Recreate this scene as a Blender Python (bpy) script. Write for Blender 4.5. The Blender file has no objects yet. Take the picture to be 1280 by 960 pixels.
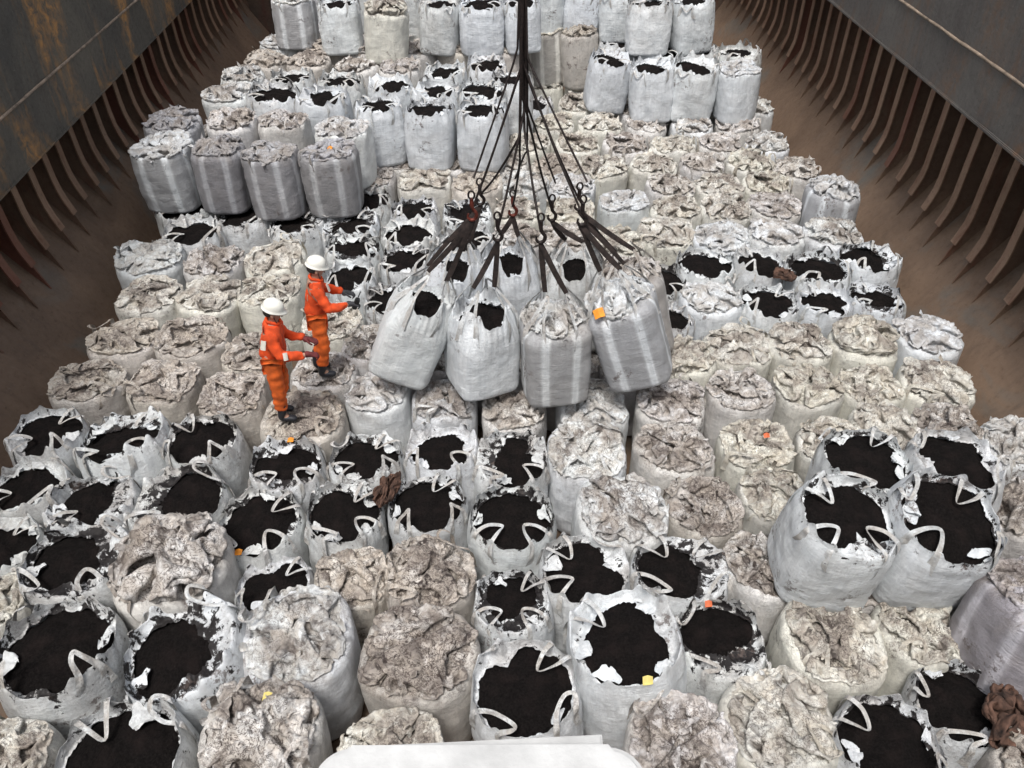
import bpy, bmesh, math, random
import numpy as np
from mathutils import Vector, Matrix, noise as mnoise

random.seed(7)
rng = np.random.default_rng(11)
scn = bpy.context.scene
col = scn.collection
R = math.radians

# ------------------------------------------------------------------ camera
FPX = 1000.0
CAM = Vector((0, 0, 6.4))
yc = Vector(((595 - 640) / FPX, (-370 - 480) / FPX, 1)).normalized()     # hold's long axis seen by the lens
dn = Vector(((655 - 640) / FPX, (1656 - 480) / FPX, 1)).normalized()     # plumb line
dn = (dn - yc * dn.dot(yc)).normalized()
zc_ = -dn
xc_ = yc.cross(zc_)                                                        # in camera coords (right, down, forward)
if xc_.x < 0: xc_ = -xc_
Rcw = Matrix((xc_, yc, zc_))                                               # camera coords -> world
cr, cd, cf = Rcw @ Vector((1, 0, 0)), Rcw @ Vector((0, 1, 0)), Rcw @ Vector((0, 0, 1))
cam_d = bpy.data.cameras.new('camera'); cam = bpy.data.objects.new('camera', cam_d); col.objects.link(cam)
M3 = Matrix((cr, -cd, -cf)).transposed()
cam.matrix_world = Matrix.Translation(CAM) @ M3.to_4x4()
cam_d.sensor_width = 36; cam_d.lens = FPX / 1280 * 36; cam_d.clip_end = 500; cam_d.clip_start = .05
scn.camera = cam

def ray(px, py):
    return (cf + cr * ((px - 640) / FPX) + cd * ((py - 480) / FPX))
def at_z(px, py, z):
    d = ray(px, py); return CAM + d * ((z - CAM.z) / d.z)
def at_y(px, py, y):
    d = ray(px, py); return CAM + d * (y / d.y)
def at_d(px, py, dep):
    return CAM + ray(px, py) * dep
def proj(p):
    q = Vector(p) - CAM
    z = q.dot(cf); return (640 + FPX * q.dot(cr) / z, 480 + FPX * q.dot(cd) / z)

# ------------------------------------------------------------------ sky, light, exposure
w = bpy.data.worlds.new('World'); scn.world = w; w.use_nodes = True
nt = w.node_tree; bg = nt.nodes['Background']
sky = nt.nodes.new('ShaderNodeTexSky'); sky.sky_type = 'NISHITA'; sky.sun_disc = False
SUN_EL, SUN_AZ = R(66), R(200)
sky.sun_elevation = SUN_EL; sky.sun_rotation = SUN_AZ; sky.air_density = 1.0; sky.dust_density = 4.0
hs = nt.nodes.new('ShaderNodeHueSaturation'); hs.inputs['Saturation'].default_value = .35
nt.links.new(sky.outputs[0], hs.inputs['Color']); nt.links.new(hs.outputs[0], bg.inputs[0])
bg.inputs[1].default_value = .11
sd = bpy.data.lights.new('sun', 'SUN'); sd.energy = 1.5; sd.angle = R(14); sd.color = (1, .97, .93)
so = bpy.data.objects.new('sun', sd); col.objects.link(so)
sdir = Vector((math.sin(SUN_AZ) * math.cos(SUN_EL), math.cos(SUN_AZ) * math.cos(SUN_EL), math.sin(SUN_EL)))
so.rotation_euler = sdir.to_track_quat('Z', 'Y').to_euler(); so.location = (0, 0, 30)
scn.view_settings.view_transform = 'Standard'; scn.view_settings.look = 'None'
scn.view_settings.exposure = .75; scn.view_settings.gamma = 1; scn.view_settings.use_curve_mapping = False
scn.render.resolution_x = 1024; scn.render.resolution_y = 768

# ------------------------------------------------------------------ node helpers
class NT:
    def __init__(s, name):
        s.m = bpy.data.materials.new(name); s.m.use_nodes = True
        s.t = s.m.node_tree; s.b = s.t.nodes['Principled BSDF']
    def n(s, typ, **kw):
        nd = s.t.nodes.new(typ)
        for k, v in kw.items():
            if k in nd.inputs: nd.inputs[k].default_value = v
            else: setattr(nd, k, v)
        return nd
    def l(s, a, b): s.t.links.new(a, b)
    def set(s, nd, i, v):
        if hasattr(v, 'is_linked'): s.l(v, nd.inputs[i])
        else: nd.inputs[i].default_value = v
    def math(s, op, a, b=0.0, clamp=False):
        nd = s.t.nodes.new('ShaderNodeMath'); nd.operation = op; nd.use_clamp = clamp
        s.set(nd, 0, a); s.set(nd, 1, b); return nd.outputs[0]
    def noise(s, vec, scale, detail=4, rough=.55, dist=0, out=0):
        nd = s.n('ShaderNodeTexNoise', Scale=scale, Detail=detail, Roughness=rough, Distortion=dist)
        if vec is not None: s.l(vec, nd.inputs['Vector'])
        return nd.outputs[out]
    def ramp(s, v, a, b, ca=0., cb=1.):
        nd = s.t.nodes.new('ShaderNodeMapRange'); s.set(nd, 0, v)
        nd.inputs[1].default_value = a; nd.inputs[2].default_value = b
        nd.inputs[3].default_value = ca; nd.inputs[4].default_value = cb; return nd.outputs[0]
    def mix(s, f, a, b, mode='MIX'):
        nd = s.t.nodes.new('ShaderNodeMix'); nd.data_type = 'RGBA'; nd.blend_type = mode
        s.set(nd, 0, f)
        for i, v in ((6, a), (7, b)):
            if hasattr(v, 'is_linked'): s.l(v, nd.inputs[i])
            else: nd.inputs[i].default_value = (*v, 1) if len(v) == 3 else v
        return nd.outputs[2]
    def bump(s, h, strength, dist=.01, nrm=None):
        nd = s.n('ShaderNodeBump', Strength=strength, Distance=dist); s.l(h, nd.inputs['Height'])
        if nrm is not None: s.l(nrm, nd.inputs['Normal'])
        return nd.outputs[0]
    def scale(s, vec, sc):
        nd = s.t.nodes.new('ShaderNodeMapping'); s.l(vec, nd.inputs[0]); nd.inputs['Scale'].default_value = sc
        return nd.outputs[0]

def plain(name, c, rough=.6, metal=0., var=.12, sc=8):
    N = NT(name); tc = N.n('ShaderNodeTexCoord').outputs['Object']
    f = N.noise(tc, sc, 5)
    c2 = tuple(x * (1 - 3 * var) for x in c); c3 = tuple(min(1, x * (1 + 2 * var)) for x in c)
    N.l(N.mix(N.ramp(f, .3, .7), c2, c3), N.b.inputs['Base Color'])
    N.b.inputs['Roughness'].default_value = rough; N.b.inputs['Metallic'].default_value = metal
    N.l(N.bump(N.noise(tc, sc * 6, 4), .3, .004), N.b.inputs['Normal'])
    return N.m

def bag_material(name, cover=False, banded=False):
    N = NT(name)
    oi = N.n('ShaderNodeObjectInfo'); tc = N.n('ShaderNodeTexCoord').outputs['Object']
    # every bag gets its own piece of the pattern
    off = N.n('ShaderNodeVectorMath', operation='ADD'); N.l(tc, off.inputs[0])
    cmb = N.n('ShaderNodeCombineXYZ'); r17 = N.math('MULTIPLY', oi.outputs['Random'], 37.)
    N.l(r17, cmb.inputs[0]); N.l(N.math('MULTIPLY', oi.outputs['Random'], 91.), cmb.inputs[1])
    N.l(cmb.outputs[0], off.inputs[1]); v = off.outputs[0]
    spill = N.n('ShaderNodeAttribute', attribute_name='spill').outputs['Fac']
    dirt = N.n('ShaderNodeAttribute', attribute_name='dirt').outputs['Fac']
    amt = oi.outputs['Alpha']
    base = N.mix(N.ramp(N.noise(v, 3.5, 5, .6), .3, .7), (.60, .622, .635), (.83, .845, .85))
    # vertical sewn belts and faint weave streaks
    st = N.noise(N.scale(v, (30, 30, 2.2)), 1.0, 3, .6)
    base = N.mix(N.ramp(st, .35, .7, 0, .35), base, (.42, .45, .48))
    if banded:
        belt = N.n('ShaderNodeAttribute', attribute_name='belt').outputs['Fac']
        base = N.mix(N.math('MULTIPLY', N.math('SUBTRACT', 1., belt), .72), base, (.25, .245, .25))
    base = N.mix(1., base, oi.outputs['Color'], 'MULTIPLY')
    if cover: base = N.mix(N.ramp(N.noise(v, 4.5, 6, .65, 1.), .42, .58), base, N.mix(1., base, (.76, .715, .67), 'MULTIPLY'))
    # grime
    g1 = N.noise(v, 2.6, 6, .62, .6); g2 = N.noise(v, 11, 3, .55, 1.8)
    dmask = N.math('MULTIPLY', N.math('MULTIPLY', N.ramp(g1, .44, .58), dirt), amt, True)
    browns = N.mix(N.ramp(N.noise(v, 5, 4), .35, .65), (.13, .105, .09), (.37, .325, .28))
    base = N.mix(N.math('MULTIPLY', dmask, .85), base, browns)
    # dark wandering crease stains
    cr_ = N.math('ABSOLUTE', N.math('SUBTRACT', g2, .5)); g3 = N.noise(v, 7.5, 5, .6, 2.6)
    cr3 = N.math('ABSOLUTE', N.math('SUBTRACT', g3, .5))
    line = N.math('MAXIMUM', N.ramp(cr_, .0, .025, 1., 0.), N.ramp(cr3, .0, .026, 1., 0.))
    patch = N.ramp(N.noise(v, 4.3, 3), .30, .52)
    base = N.mix(N.math('MULTIPLY', N.math('MULTIPLY', line, patch), N.math('MULTIPLY', N.math('MULTIPLY', dirt, amt), .95), True), base, (.07, .052, .045))
    blot = N.math('MULTIPLY', N.ramp(N.noise(v, 8, 4, .62, 1.2), .54, .62), N.ramp(N.noise(v, 2.6, 2), .38, .55))
    base = N.mix(N.math('MULTIPLY', blot, N.math('MULTIPLY', N.math('MULTIPLY', dirt, amt), .7), True), base, (.05, .038, .034))
    # black powder splashed round the mouth
    s1 = N.noise(v, 9, 10, .72, .4)
    thr = N.ramp(spill, 0., 1., .70, .44)
    sp = N.ramp(N.math('SUBTRACT', s1, thr), 0., .02)
    base = N.mix(N.math('MULTIPLY', sp, N.ramp(spill, .02, .1)), base, (.016, .0135, .0135))
    if not cover:   # dark handling smudges on some walls
        sm = N.math('MULTIPLY', N.ramp(N.noise(v, 1.7, 2), .60, .66), N.ramp(N.noise(v, 13, 8, .75), .52, .58))
        base = N.mix(N.math('MULTIPLY', sm, .8), base, (.10, .075, .065))
    N.l(base, N.b.inputs['Base Color'])
    N.b.inputs['Roughness'].default_value = .50 if not cover else .58
    N.b.inputs['Specular IOR Level'].default_value = .35
    if cover: h = N.math('MULTIPLY', N.noise(v, 9, 3, .5, 2.5), .8)
    else: h = N.math('ADD', N.math('MULTIPLY', N.noise(N.scale(v, (4, 4, 26)), 2., 5, .6, .8), 1.), N.math('MULTIPLY', N.noise(v, 14, 6, .65, 1.5), 1.0))
    h = N.math('SUBTRACT', h, N.math('MULTIPLY', line, .30 if cover else .12))
    n1 = N.bump(h, .55 if not cover else .45, .02)
    n2 = N.bump(N.noise(v, 70, 3), .12, .003, n1)
    N.l(n2, N.b.inputs['Normal'])
    return N.m

def coal_material():
    N = NT('black_powder'); tc = N.n('ShaderNodeTexCoord').outputs['Object']
    c = N.mix(N.ramp(N.noise(tc, 60, 6, .7), .4, .75), (.0050, .0043, .0042), (.017, .0145, .0138))
    c = N.mix(N.ramp(N.noise(tc, 6, 5, .6), .5, .75, 0, .6), c, (.020, .0145, .0135))
    N.l(c, N.b.inputs['Base Color']); N.b.inputs['Roughness'].default_value = .95
    N.b.inputs['Specular IOR Level'].default_value = .06
    N.l(N.bump(N.noise(tc, 45, 8, .75), .9, .02), N.b.inputs['Normal'])
    return N.m

def rust_material(name, c1, c2, c3, streak=1., orange=None, bluegrey=None):
    N = NT(name); tc = N.n('ShaderNodeTexCoord').outputs['Object']
    f = N.noise(tc, .9, 8, .62, .5)
    b = N.mix(N.ramp(f, .35, .65), c1, c2)
    f2 = N.noise(N.scale(tc, (3, 6, .7)), 1.4, 8, .68, .3)
    b = N.mix(N.ramp(f2, .5, .72, 0, .9 * streak), b, c3)
    f3 = N.noise(tc, 14, 8, .7)
    b = N.mix(N.ramp(f3, .55, .75, 0, .5), b, tuple(x * .35 for x in c1))
    if bluegrey: b = N.mix(N.ramp(N.noise(tc, .55, 5, .6, 1), .55, .68, 0, .7), b, bluegrey)
    if orange:
        f4 = N.math('MULTIPLY', N.ramp(N.noise(N.scale(tc, (1, 1.2, .35)), 1.1, 6, .6, .4), .50, .64), N.ramp(N.noise(tc, 6, 8, .7, .6), .38, .62))
        b = N.mix(f4, b, orange)
    b = N.mix(N.ramp(N.noise(tc, 38, 6, .7), .60, .72, 0, .35), b, (.30, .26, .22))
    oi = N.n('ShaderNodeObjectInfo'); b = N.mix(N.ramp(oi.outputs['Random'], .80, .86, 0, .65), b, (.13, .035, .022)) if 'frame' in name else b
    N.l(b, N.b.inputs['Base Color']); N.b.inputs['Roughness'].default_value = .72
    N.l(N.ramp(f3, .3, .7, .55, .85), N.b.inputs['Roughness'])
    N.l(N.bump(N.noise(tc, 9, 9, .7), .6, .02), N.b.inputs['Normal'])
    return N.m

M = {}
M['body'] = bag_material('woven_bag_fabric')
M['banded'] = bag_material('grey_woven_bag_fabric', banded=True)
M['cover'] = bag_material('crumpled_bag_fabric', cover=True)
M['coal'] = coal_material()
M['strap'] = plain('pale_webbing', (.60, .60, .59), .7, 0, .1, 14)
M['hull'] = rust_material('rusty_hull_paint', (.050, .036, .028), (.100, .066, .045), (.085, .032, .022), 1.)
M['frame'] = rust_material('rusty_frame_shaded', (.105, .066, .044), (.185, .120, .080), (.14, .048, .028), .8)  # rust darkened so its colour carries the shade on webs and brackets
M['bar'] = rust_material('rusty_frame_face_lit', (.19, .118, .076), (.31, .205, .14), (.15, .055, .03), .8)  # lighter copy of the frame rust, light on the face bars painted in
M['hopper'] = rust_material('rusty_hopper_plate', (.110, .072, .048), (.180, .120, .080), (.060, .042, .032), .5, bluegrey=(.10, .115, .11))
M['coam'] = rust_material('coaming_paint', (.055, .052, .046), (.10, .090, .072), (.045, .032, .024), .5, orange=(.40, .20, .06))
M['coam2'] = rust_material('coaming_paint_grey', (.068, .062, .058), (.105, .098, .088), (.050, .036, .032), .5, orange=(.13, .075, .045))
M['seam'] = plain('worn_weld_bead', (.26, .20, .15), .7, .1, .2, 6)
M['white'] = plain('white_paint', (.50, .50, .49), .5, 0, .06, 14)
M['orange'] = plain('orange_cloth', (.70, .075, .012), .85, 0, .16, 6)
M['trouser'] = plain('orange_trouser_cloth', (.70, .125, .016), .85, 0, .18, 6)
M['helmet'] = plain('helmet_plastic', (.80, .79, .72), .35, 0, .03, 6)
M['skin'] = plain('skin', (.42, .24, .17), .6, 0, .05, 9)
M['hair'] = plain('hair', (.015, .012, .01), .7, 0, .1, 40)
M['boot'] = plain('boot_rubber', (.016, .017, .022), .45, 0, .1, 12)
M['glove_r'] = plain('red_glove', (.13, .022, .022), .8, 0, .15, 20)
M['glove_k'] = plain('dark_glove', (.035, .035, .04), .8, 0, .15, 20)
M['reflect'] = plain('reflective_patch', (.70, .68, .60), .4, .1, .05, 10)
M['rope'] = plain('greasy_wire_rope', (.022, .014, .012), .6, .3, .3, 50)
M['web'] = plain('dark_webbing', (.030, .020, .017), .8, 0, .25, 18)
M['hook'] = plain('rusty_hook_steel', (.16, .035, .022), .6, .4, .3, 14)
M['tag_o'] = plain('orange_tag', (.80, .28, .02), .7, 0, .1, 12)
M['tag_r'] = plain('red_orange_tag', (.62, .14, .05), .7, 0, .1, 12)
M['tag_y'] = plain('yellow_tag', (.70, .58, .18), .7, 0, .08, 12)
M['tag_b'] = plain('brown_tag', (.17, .075, .06), .7, 0, .1, 12)
M['rag'] = plain('brown_rag_cloth', (.095, .050, .034), .9, 0, .3, 9)
M['radio'] = plain('radio_plastic', (.012, .012, .013), .5, 0, .1, 20)

# ------------------------------------------------------------------ object helpers
def tag(o, label=None, cat=None, group=None, kind=None):
    if label: o['label'] = label
    if cat: o['category'] = cat
    if group: o['group'] = group
    if kind: o['kind'] = kind
    return o
def empty(name, loc=(0, 0, 0), parent=None):
    o = bpy.data.objects.new(name, None); col.objects.link(o); o.location = loc; o.empty_display_size = .2
    if parent: o.parent = parent
    return o
def link(name, me, mat=None, parent=None, smooth=True):
    if mat is not None: me.materials.append(mat)
    if smooth:
        me.polygons.foreach_set('use_smooth', [True] * len(me.polygons))
    o = bpy.data.objects.new(name, me); col.objects.link(o)
    if parent: o.parent = parent
    return o
def mesh_np(name, V, F, attrs=None):
    me = bpy.data.meshes.new(name); me.from_pydata([tuple(v) for v in V], [], [tuple(f) for f in F]); me.update()
    for k, a in (attrs or {}).items():
        at = me.attributes.new(k, 'FLOAT', 'POINT'); at.data.foreach_set('value', np.asarray(a, dtype=np.float32))
    return me
def grid_faces(nr, nc, wrap, base=0, flip=False):
    F = []
    for i in range(nr - 1):
        for j in range(nc if wrap else nc - 1):
            a = base + i * nc + j; b = base + i * nc + (j + 1) % nc
            c = base + (i + 1) * nc + (j + 1) % nc; d = base + (i + 1) * nc + j
            F.append((a, d, c, b) if flip else (a, b, c, d))
    return F
def box_bm(bm, c, s, rot=None):
    r = bmesh.ops.create_cube(bm, size=1); vs = r['verts']
    bmesh.ops.scale(bm, vec=s, verts=vs)
    if rot: bmesh.ops.rotate(bm, cent=(0, 0, 0), matrix=rot, verts=vs)
    bmesh.ops.translate(bm, vec=c, verts=vs); return vs
def bm_obj(name, bm, mat, parent=None, smooth=False, bevel=0):
    if bevel: bmesh.ops.bevel(bm, geom=bm.edges[:], offset=bevel, segments=2, affect='EDGES')
    bmesh.ops.recalc_face_normals(bm, faces=bm.faces[:])
    me = bpy.data.meshes.new(name); bm.to_mesh(me); bm.free(); return link(name, me, mat, parent, smooth)
def catmull(P, n):
    P = [Vector(p) for p in P]; P = [P[0] * 2 - P[1]] + P + [P[-1] * 2 - P[-2]]; out = []
    for i in range(1, len(P) - 2):
        for k in range(n):
            t = k / n; a, b, c, d = P[i - 1], P[i], P[i + 1], P[i + 2]
            out.append(.5 * ((2 * b) + (c - a) * t + (2 * a - 5 * b + 4 * c - d) * t * t + (3 * b - a - 3 * c + d) * t ** 3))
    out.append(P[-2]); return out
def tube(P, r, seg=8, twist=0.):
    """tube mesh data along points P; r number or list"""
    V, F = [], []
    up = Vector((.13, .98, .1)); n = len(P)
    for i, p in enumerate(P):
        t = (P[min(i + 1, n - 1)] - P[max(i - 1, 0)]).normalized()
        a = t.cross(up)
        if a.length < 1e-3: a = t.cross(Vector((1, 0, 0)))
        a.normalize(); b = t.cross(a); rr = r[i] if hasattr(r, '__len__') else r
        for k in range(seg):
            an = 2 * math.pi * k / seg
            q = rr * (1 + twist * math.cos(3 * an + i * 1.1))
            V.append(p + (a * math.cos(an) + b * math.sin(an)) * q)
    F = grid_faces(n, seg, True)
    F.append(tuple(range(seg))); F.append(tuple(range((n - 1) * seg, n * seg))[::-1])
    return V, F
def ribbon(P, widths, normals, th=.004, curl=0.):
    V = []; n = len(P)
    for i, p in enumerate(P):
        t = (P[min(i + 1, n - 1)] - P[max(i - 1, 0)]).normalized()
        nn = Vector(normals[i]); wd = t.cross(nn).normalized(); nn = wd.cross(t).normalized()
        wv = widths[i] / 2
        V += [p - wd * wv + nn * (curl * wv), p + nn * th * .5, p + wd * wv + nn * (curl * wv), p - nn * th]
    return V, grid_faces(n, 4, True)

# ------------------------------------------------------------------ numpy noise
def _h(ix, iy, iz, seed):
    h = (ix.astype(np.int64) * 374761393 + iy.astype(np.int64) * 668265263 + iz.astype(np.int64) * 2147483647 + seed * 974634777) & 0xffffffff
    h = ((h ^ (h >> 13)) * 1274126177) & 0xffffffff
    h = (h ^ (h >> 16)) & 0xffffffff
    return h / 2147483648.0 - 1.0
def vn(x, y, z, seed=0):
    x, y, z = np.broadcast_arrays(x, y, z)
    ix, iy, iz = np.floor(x), np.floor(y), np.floor(z); fx, fy, fz = x - ix, y - iy, z - iz
    ix = ix.astype(int); iy = iy.astype(int); iz = iz.astype(int)
    s = lambda t: t * t * t * (t * (t * 6 - 15) + 10)
    u, v_, w_ = s(fx), s(fy), s(fz); r = 0
    for a in (0, 1):
        for b in (0, 1):
            for c in (0, 1):
                r = r + _h(ix + a, iy + b, iz + c, seed) * (u if a else 1 - u) * (v_ if b else 1 - v_) * (w_ if c else 1 - w_)
    return r
def fbm(x, y, z, seed=0, oc=4):
    r = 0; a = 1; f = 1
    for k in range(oc):
        r = r + a * vn(x * f, y * f, z * f, seed + k * 17); a *= .5; f *= 2.03
    return r
def tri(t): return np.abs((t % 1.) * 2 - 1) * 2 - 1
def crumple(x, y, seed, cellscale=1.):
    """height field like a handful of crushed woven cloth: overlapping tilted facets and sharp pleats"""
    g = np.random.default_rng(seed)
    wx = x + .045 * fbm(x * 5, y * 5, 0 * x + 3.1, seed) ; wy = y + .045 * fbm(x * 5, y * 5, 0 * x + 9.7, seed + 5)
    h = 0
    for (K, tilt, off) in ((12, .20, .014), (60, .38, .010), (150, .40, .005)):
        c = g.uniform(-.5, .5, (K, 2)) * cellscale; gr = g.normal(0, tilt, (K, 2)); of = g.normal(0, off, K)
        d = (wx[..., None] - c[:, 0]) ** 2 + (wy[..., None] - c[:, 1]) ** 2
        d = d * g.uniform(.6, 1.6, K)
        i = np.argmin(d, -1)
        h = h + of[i] + gr[i, 0] * (wx - c[i, 0]) + gr[i, 1] * (wy - c[i, 1])
    for k in range(6):
        a = g.uniform(0, math.pi); f = g.uniform(3, 11)
        m = np.clip(vn(x * 4, y * 4, 0 * x + k * 3.3, seed + 31) * 2 + .3, 0, 1)
        h = h + .075 / f * 2.2 * m * tri(f * (wx * math.cos(a) + wy * math.sin(a)) + .6 * vn(x * 3, y * 3, 0 * x, seed + k))
    rg = 1 - np.abs(fbm(wx * 11, wy * 11, 0 * x + 2.2, seed + 55, 3)) * 2.2
    h = h + .016 * np.clip(rg, 0, 1) ** 2
    return h

def upsample(P, m):
    n = P.shape[0]; t = np.linspace(0, n - 1, m); i = np.clip(np.floor(t).astype(int), 0, n - 2); f = t - i
    def cub(A):                                                          # Catmull-Rom along axis 0
        A0, A1, A2, A3 = A[np.clip(i - 1, 0, n - 1)], A[i], A[i + 1], A[np.clip(i + 2, 0, n - 1)]; q = f[:, None, None]
        return .5 * (2 * A1 + (A2 - A0) * q + (2 * A0 - 5 * A1 + 4 * A2 - A3) * q ** 2 + (3 * A1 - A0 - 3 * A2 + A3) * q ** 3)
    return cub(cub(P).transpose(1, 0, 2)).transpose(1, 0, 2)
def cloth_steps(P, ex, its, hmax, stiff, seed, fam, gather=None, swirl=0., lo=-.03, wts=None):
    n = P.shape[0]; R0 = P.copy(); rest = []
    def sl(dy, dx):
        return (slice(0, n - dy), slice(max(0, -dx), n - max(0, dx))), (slice(dy, n), slice(max(0, dx), n - max(0, -dx)))
    for (dy, dx) in fam:
        a, b = sl(dy, dx); L = np.linalg.norm(P[a] - P[b], axis=-1) * .5 * (ex[a] + ex[b]); rest.append(L * (1. if max(dy, abs(dx)) < 2 else .97))
    rad0 = np.linalg.norm(P[..., :2], axis=-1) / .40; top = hmax * (1 - .45 * np.clip(rad0, 0, 1) ** 4)
    pin = np.zeros((n, n), bool); pin[0] = pin[-1] = True; pin[:, 0] = pin[:, -1] = True
    return R0, rest, sl, top, pin
def relax_cloth(seed, excess=1.32, gather=0., hmax=.085, swirl=0., gpts=3):
    """a round sheet of cloth with more material than room: buckled coarsely first, then finely, so real folds form"""
    g = np.random.default_rng(seed)
    fam = [(0, 1), (1, 0), (1, 1), (1, -1), (0, 2), (2, 0)]
    gp = g.uniform(-.5, .5, (gpts, 2)) * .40
    P = None
    for (n, its, exc, stf, nz) in ((17, 240, excess, (.5, .5, .3, .3, .34, .34), .05), (46, 170, 1.24, (.5, .5, .32, .32, .26, .26), .012), (104, 90, 1.12, (.5, .5, .30, .30, .16, .16), .004)):
        if P is None:
            u = np.linspace(-1, 1, n); X, Y = np.meshgrid(u, u)
            px = X * np.sqrt(1 - Y * Y / 2); py = Y * np.sqrt(1 - X * X / 2); P = np.stack([px, py, 0 * px], -1) * .40
        else: P = upsample(P, n)
        px, py = P[..., 0] / .4, P[..., 1] / .4
        ex = exc * (1 + .10 * (exc - 1) / .1 * vn(px * 2.2, py * 2.2, 0 * px + 5, seed) * .5)
        R0, rest, sl, top, pin = cloth_steps(P, ex, its, hmax, None, seed, fam)
        P = P.copy(); P[..., 2] += nz * g.normal(0, 1, (n, n)) * (~pin); P[..., :2] += nz * .3 * g.normal(0, 1, (n, n, 2)) * (~pin)[..., None]
        vel = np.zeros_like(P); lo = -.03
        for it in range(its):
            old = P.copy(); P = P + vel * .85; P[..., 2] += (.0012 * g.normal(0, 1, (n, n)) if it < its * .7 else 0)
            if n == 20 and it < its * .6:
                for c in gp:
                    d = c - P[..., :2]; w_ = np.exp(-(d ** 2).sum(-1) / .012)[..., None]; P[..., :2] += d * w_ * .010 * (1 + gather)
                if swirl:
                    w_ = np.exp(-(np.linalg.norm(P[..., :2], axis=-1) / .24) ** 2) * swirl; ox = P[..., 0].copy(); P[..., 0] -= P[..., 1] * w_; P[..., 1] += ox * w_
            for k, (dy, dx) in enumerate(fam):
                a, b = sl(dy, dx); d = P[b] - P[a]; L = np.linalg.norm(d, axis=-1) + 1e-9
                c = d * ((L - rest[k]) / L * stf[k] * .5)[..., None]; P[a] += c; P[b] -= c
            zt = P[..., 2]; P[..., 2] = np.where(zt < lo, lo + (lo - zt) * .3, np.where(zt > top, top - (zt - top) * .3, zt))
            rr = np.linalg.norm(P[..., :2], axis=-1); k_ = np.where(rr > .43, .43 / (rr + 1e-9), 1); P[..., 0] *= k_; P[..., 1] *= k_
            P[pin] = R0[pin]; vel = np.clip(P - old, -.01, .01)
    return P, P.shape[0]

# ------------------------------------------------------------------ bag shapes  (base at z=0, mouth at z=1, half width about .45)
def squircle(phi, n):
    return (np.abs(np.cos(phi)) ** n + np.abs(np.sin(phi)) ** n) ** (-1 / n)
def wall_grid(seed, nphi=120, nt=30, taper=0., square=3.2, topn=2.5, folds=1., shoulder=0., foot=.32):
    phi = np.linspace(0, 2 * math.pi, nphi, endpoint=False)[None, :]; t = np.linspace(0, 1, nt)[:, None]
    n = square + (topn - square) * np.clip(t * 1.15 - .1, 0, 1)
    prof = .405 + (.045 if foot > .2 else .018) * np.sin(np.clip(t, 0, 1) * math.pi * .72 + .25) - taper * np.clip(t - .55, 0, 1) ** 1.6
    prof = prof * (1 - foot * np.clip(1 - t / .07, 0, 1) ** 2.2)
    prof = prof - shoulder * np.clip((t - .86) / .14, 0, 1) ** 1.4
    r = prof * squircle(phi, n) ** .72
    cx, sy = np.cos(phi), np.sin(phi)
    r = r + .014 * fbm(cx * 1.4, sy * 1.4, t * 2.2 + seed, seed) + .004 * folds * tri(t * 9 + 1.2 * vn(cx * 2, sy * 2, t * 2, seed))* (1 - t)
    r = r + folds * .011 * np.clip(t - .35, 0, 1) * vn(cx * 7, sy * 7, t * 1.1 + 4, seed + 3)
    r = r + folds * .006 * vn(cx * 4, sy * 4, t * 11, seed + 8)
    return phi, t, r
def rib_belt(phi, t):
    b = np.zeros(np.broadcast(phi, t).shape)
    for k in range(4):
        for s in (-.36, .36):
            a = math.pi / 4 + k * math.pi / 2 + s
            d = np.abs((phi - a + math.pi) % (2 * math.pi) - math.pi)
            b = np.maximum(b, np.clip((.13 - d) / .06, 0, 1) + 0 * t)
    return b

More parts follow.
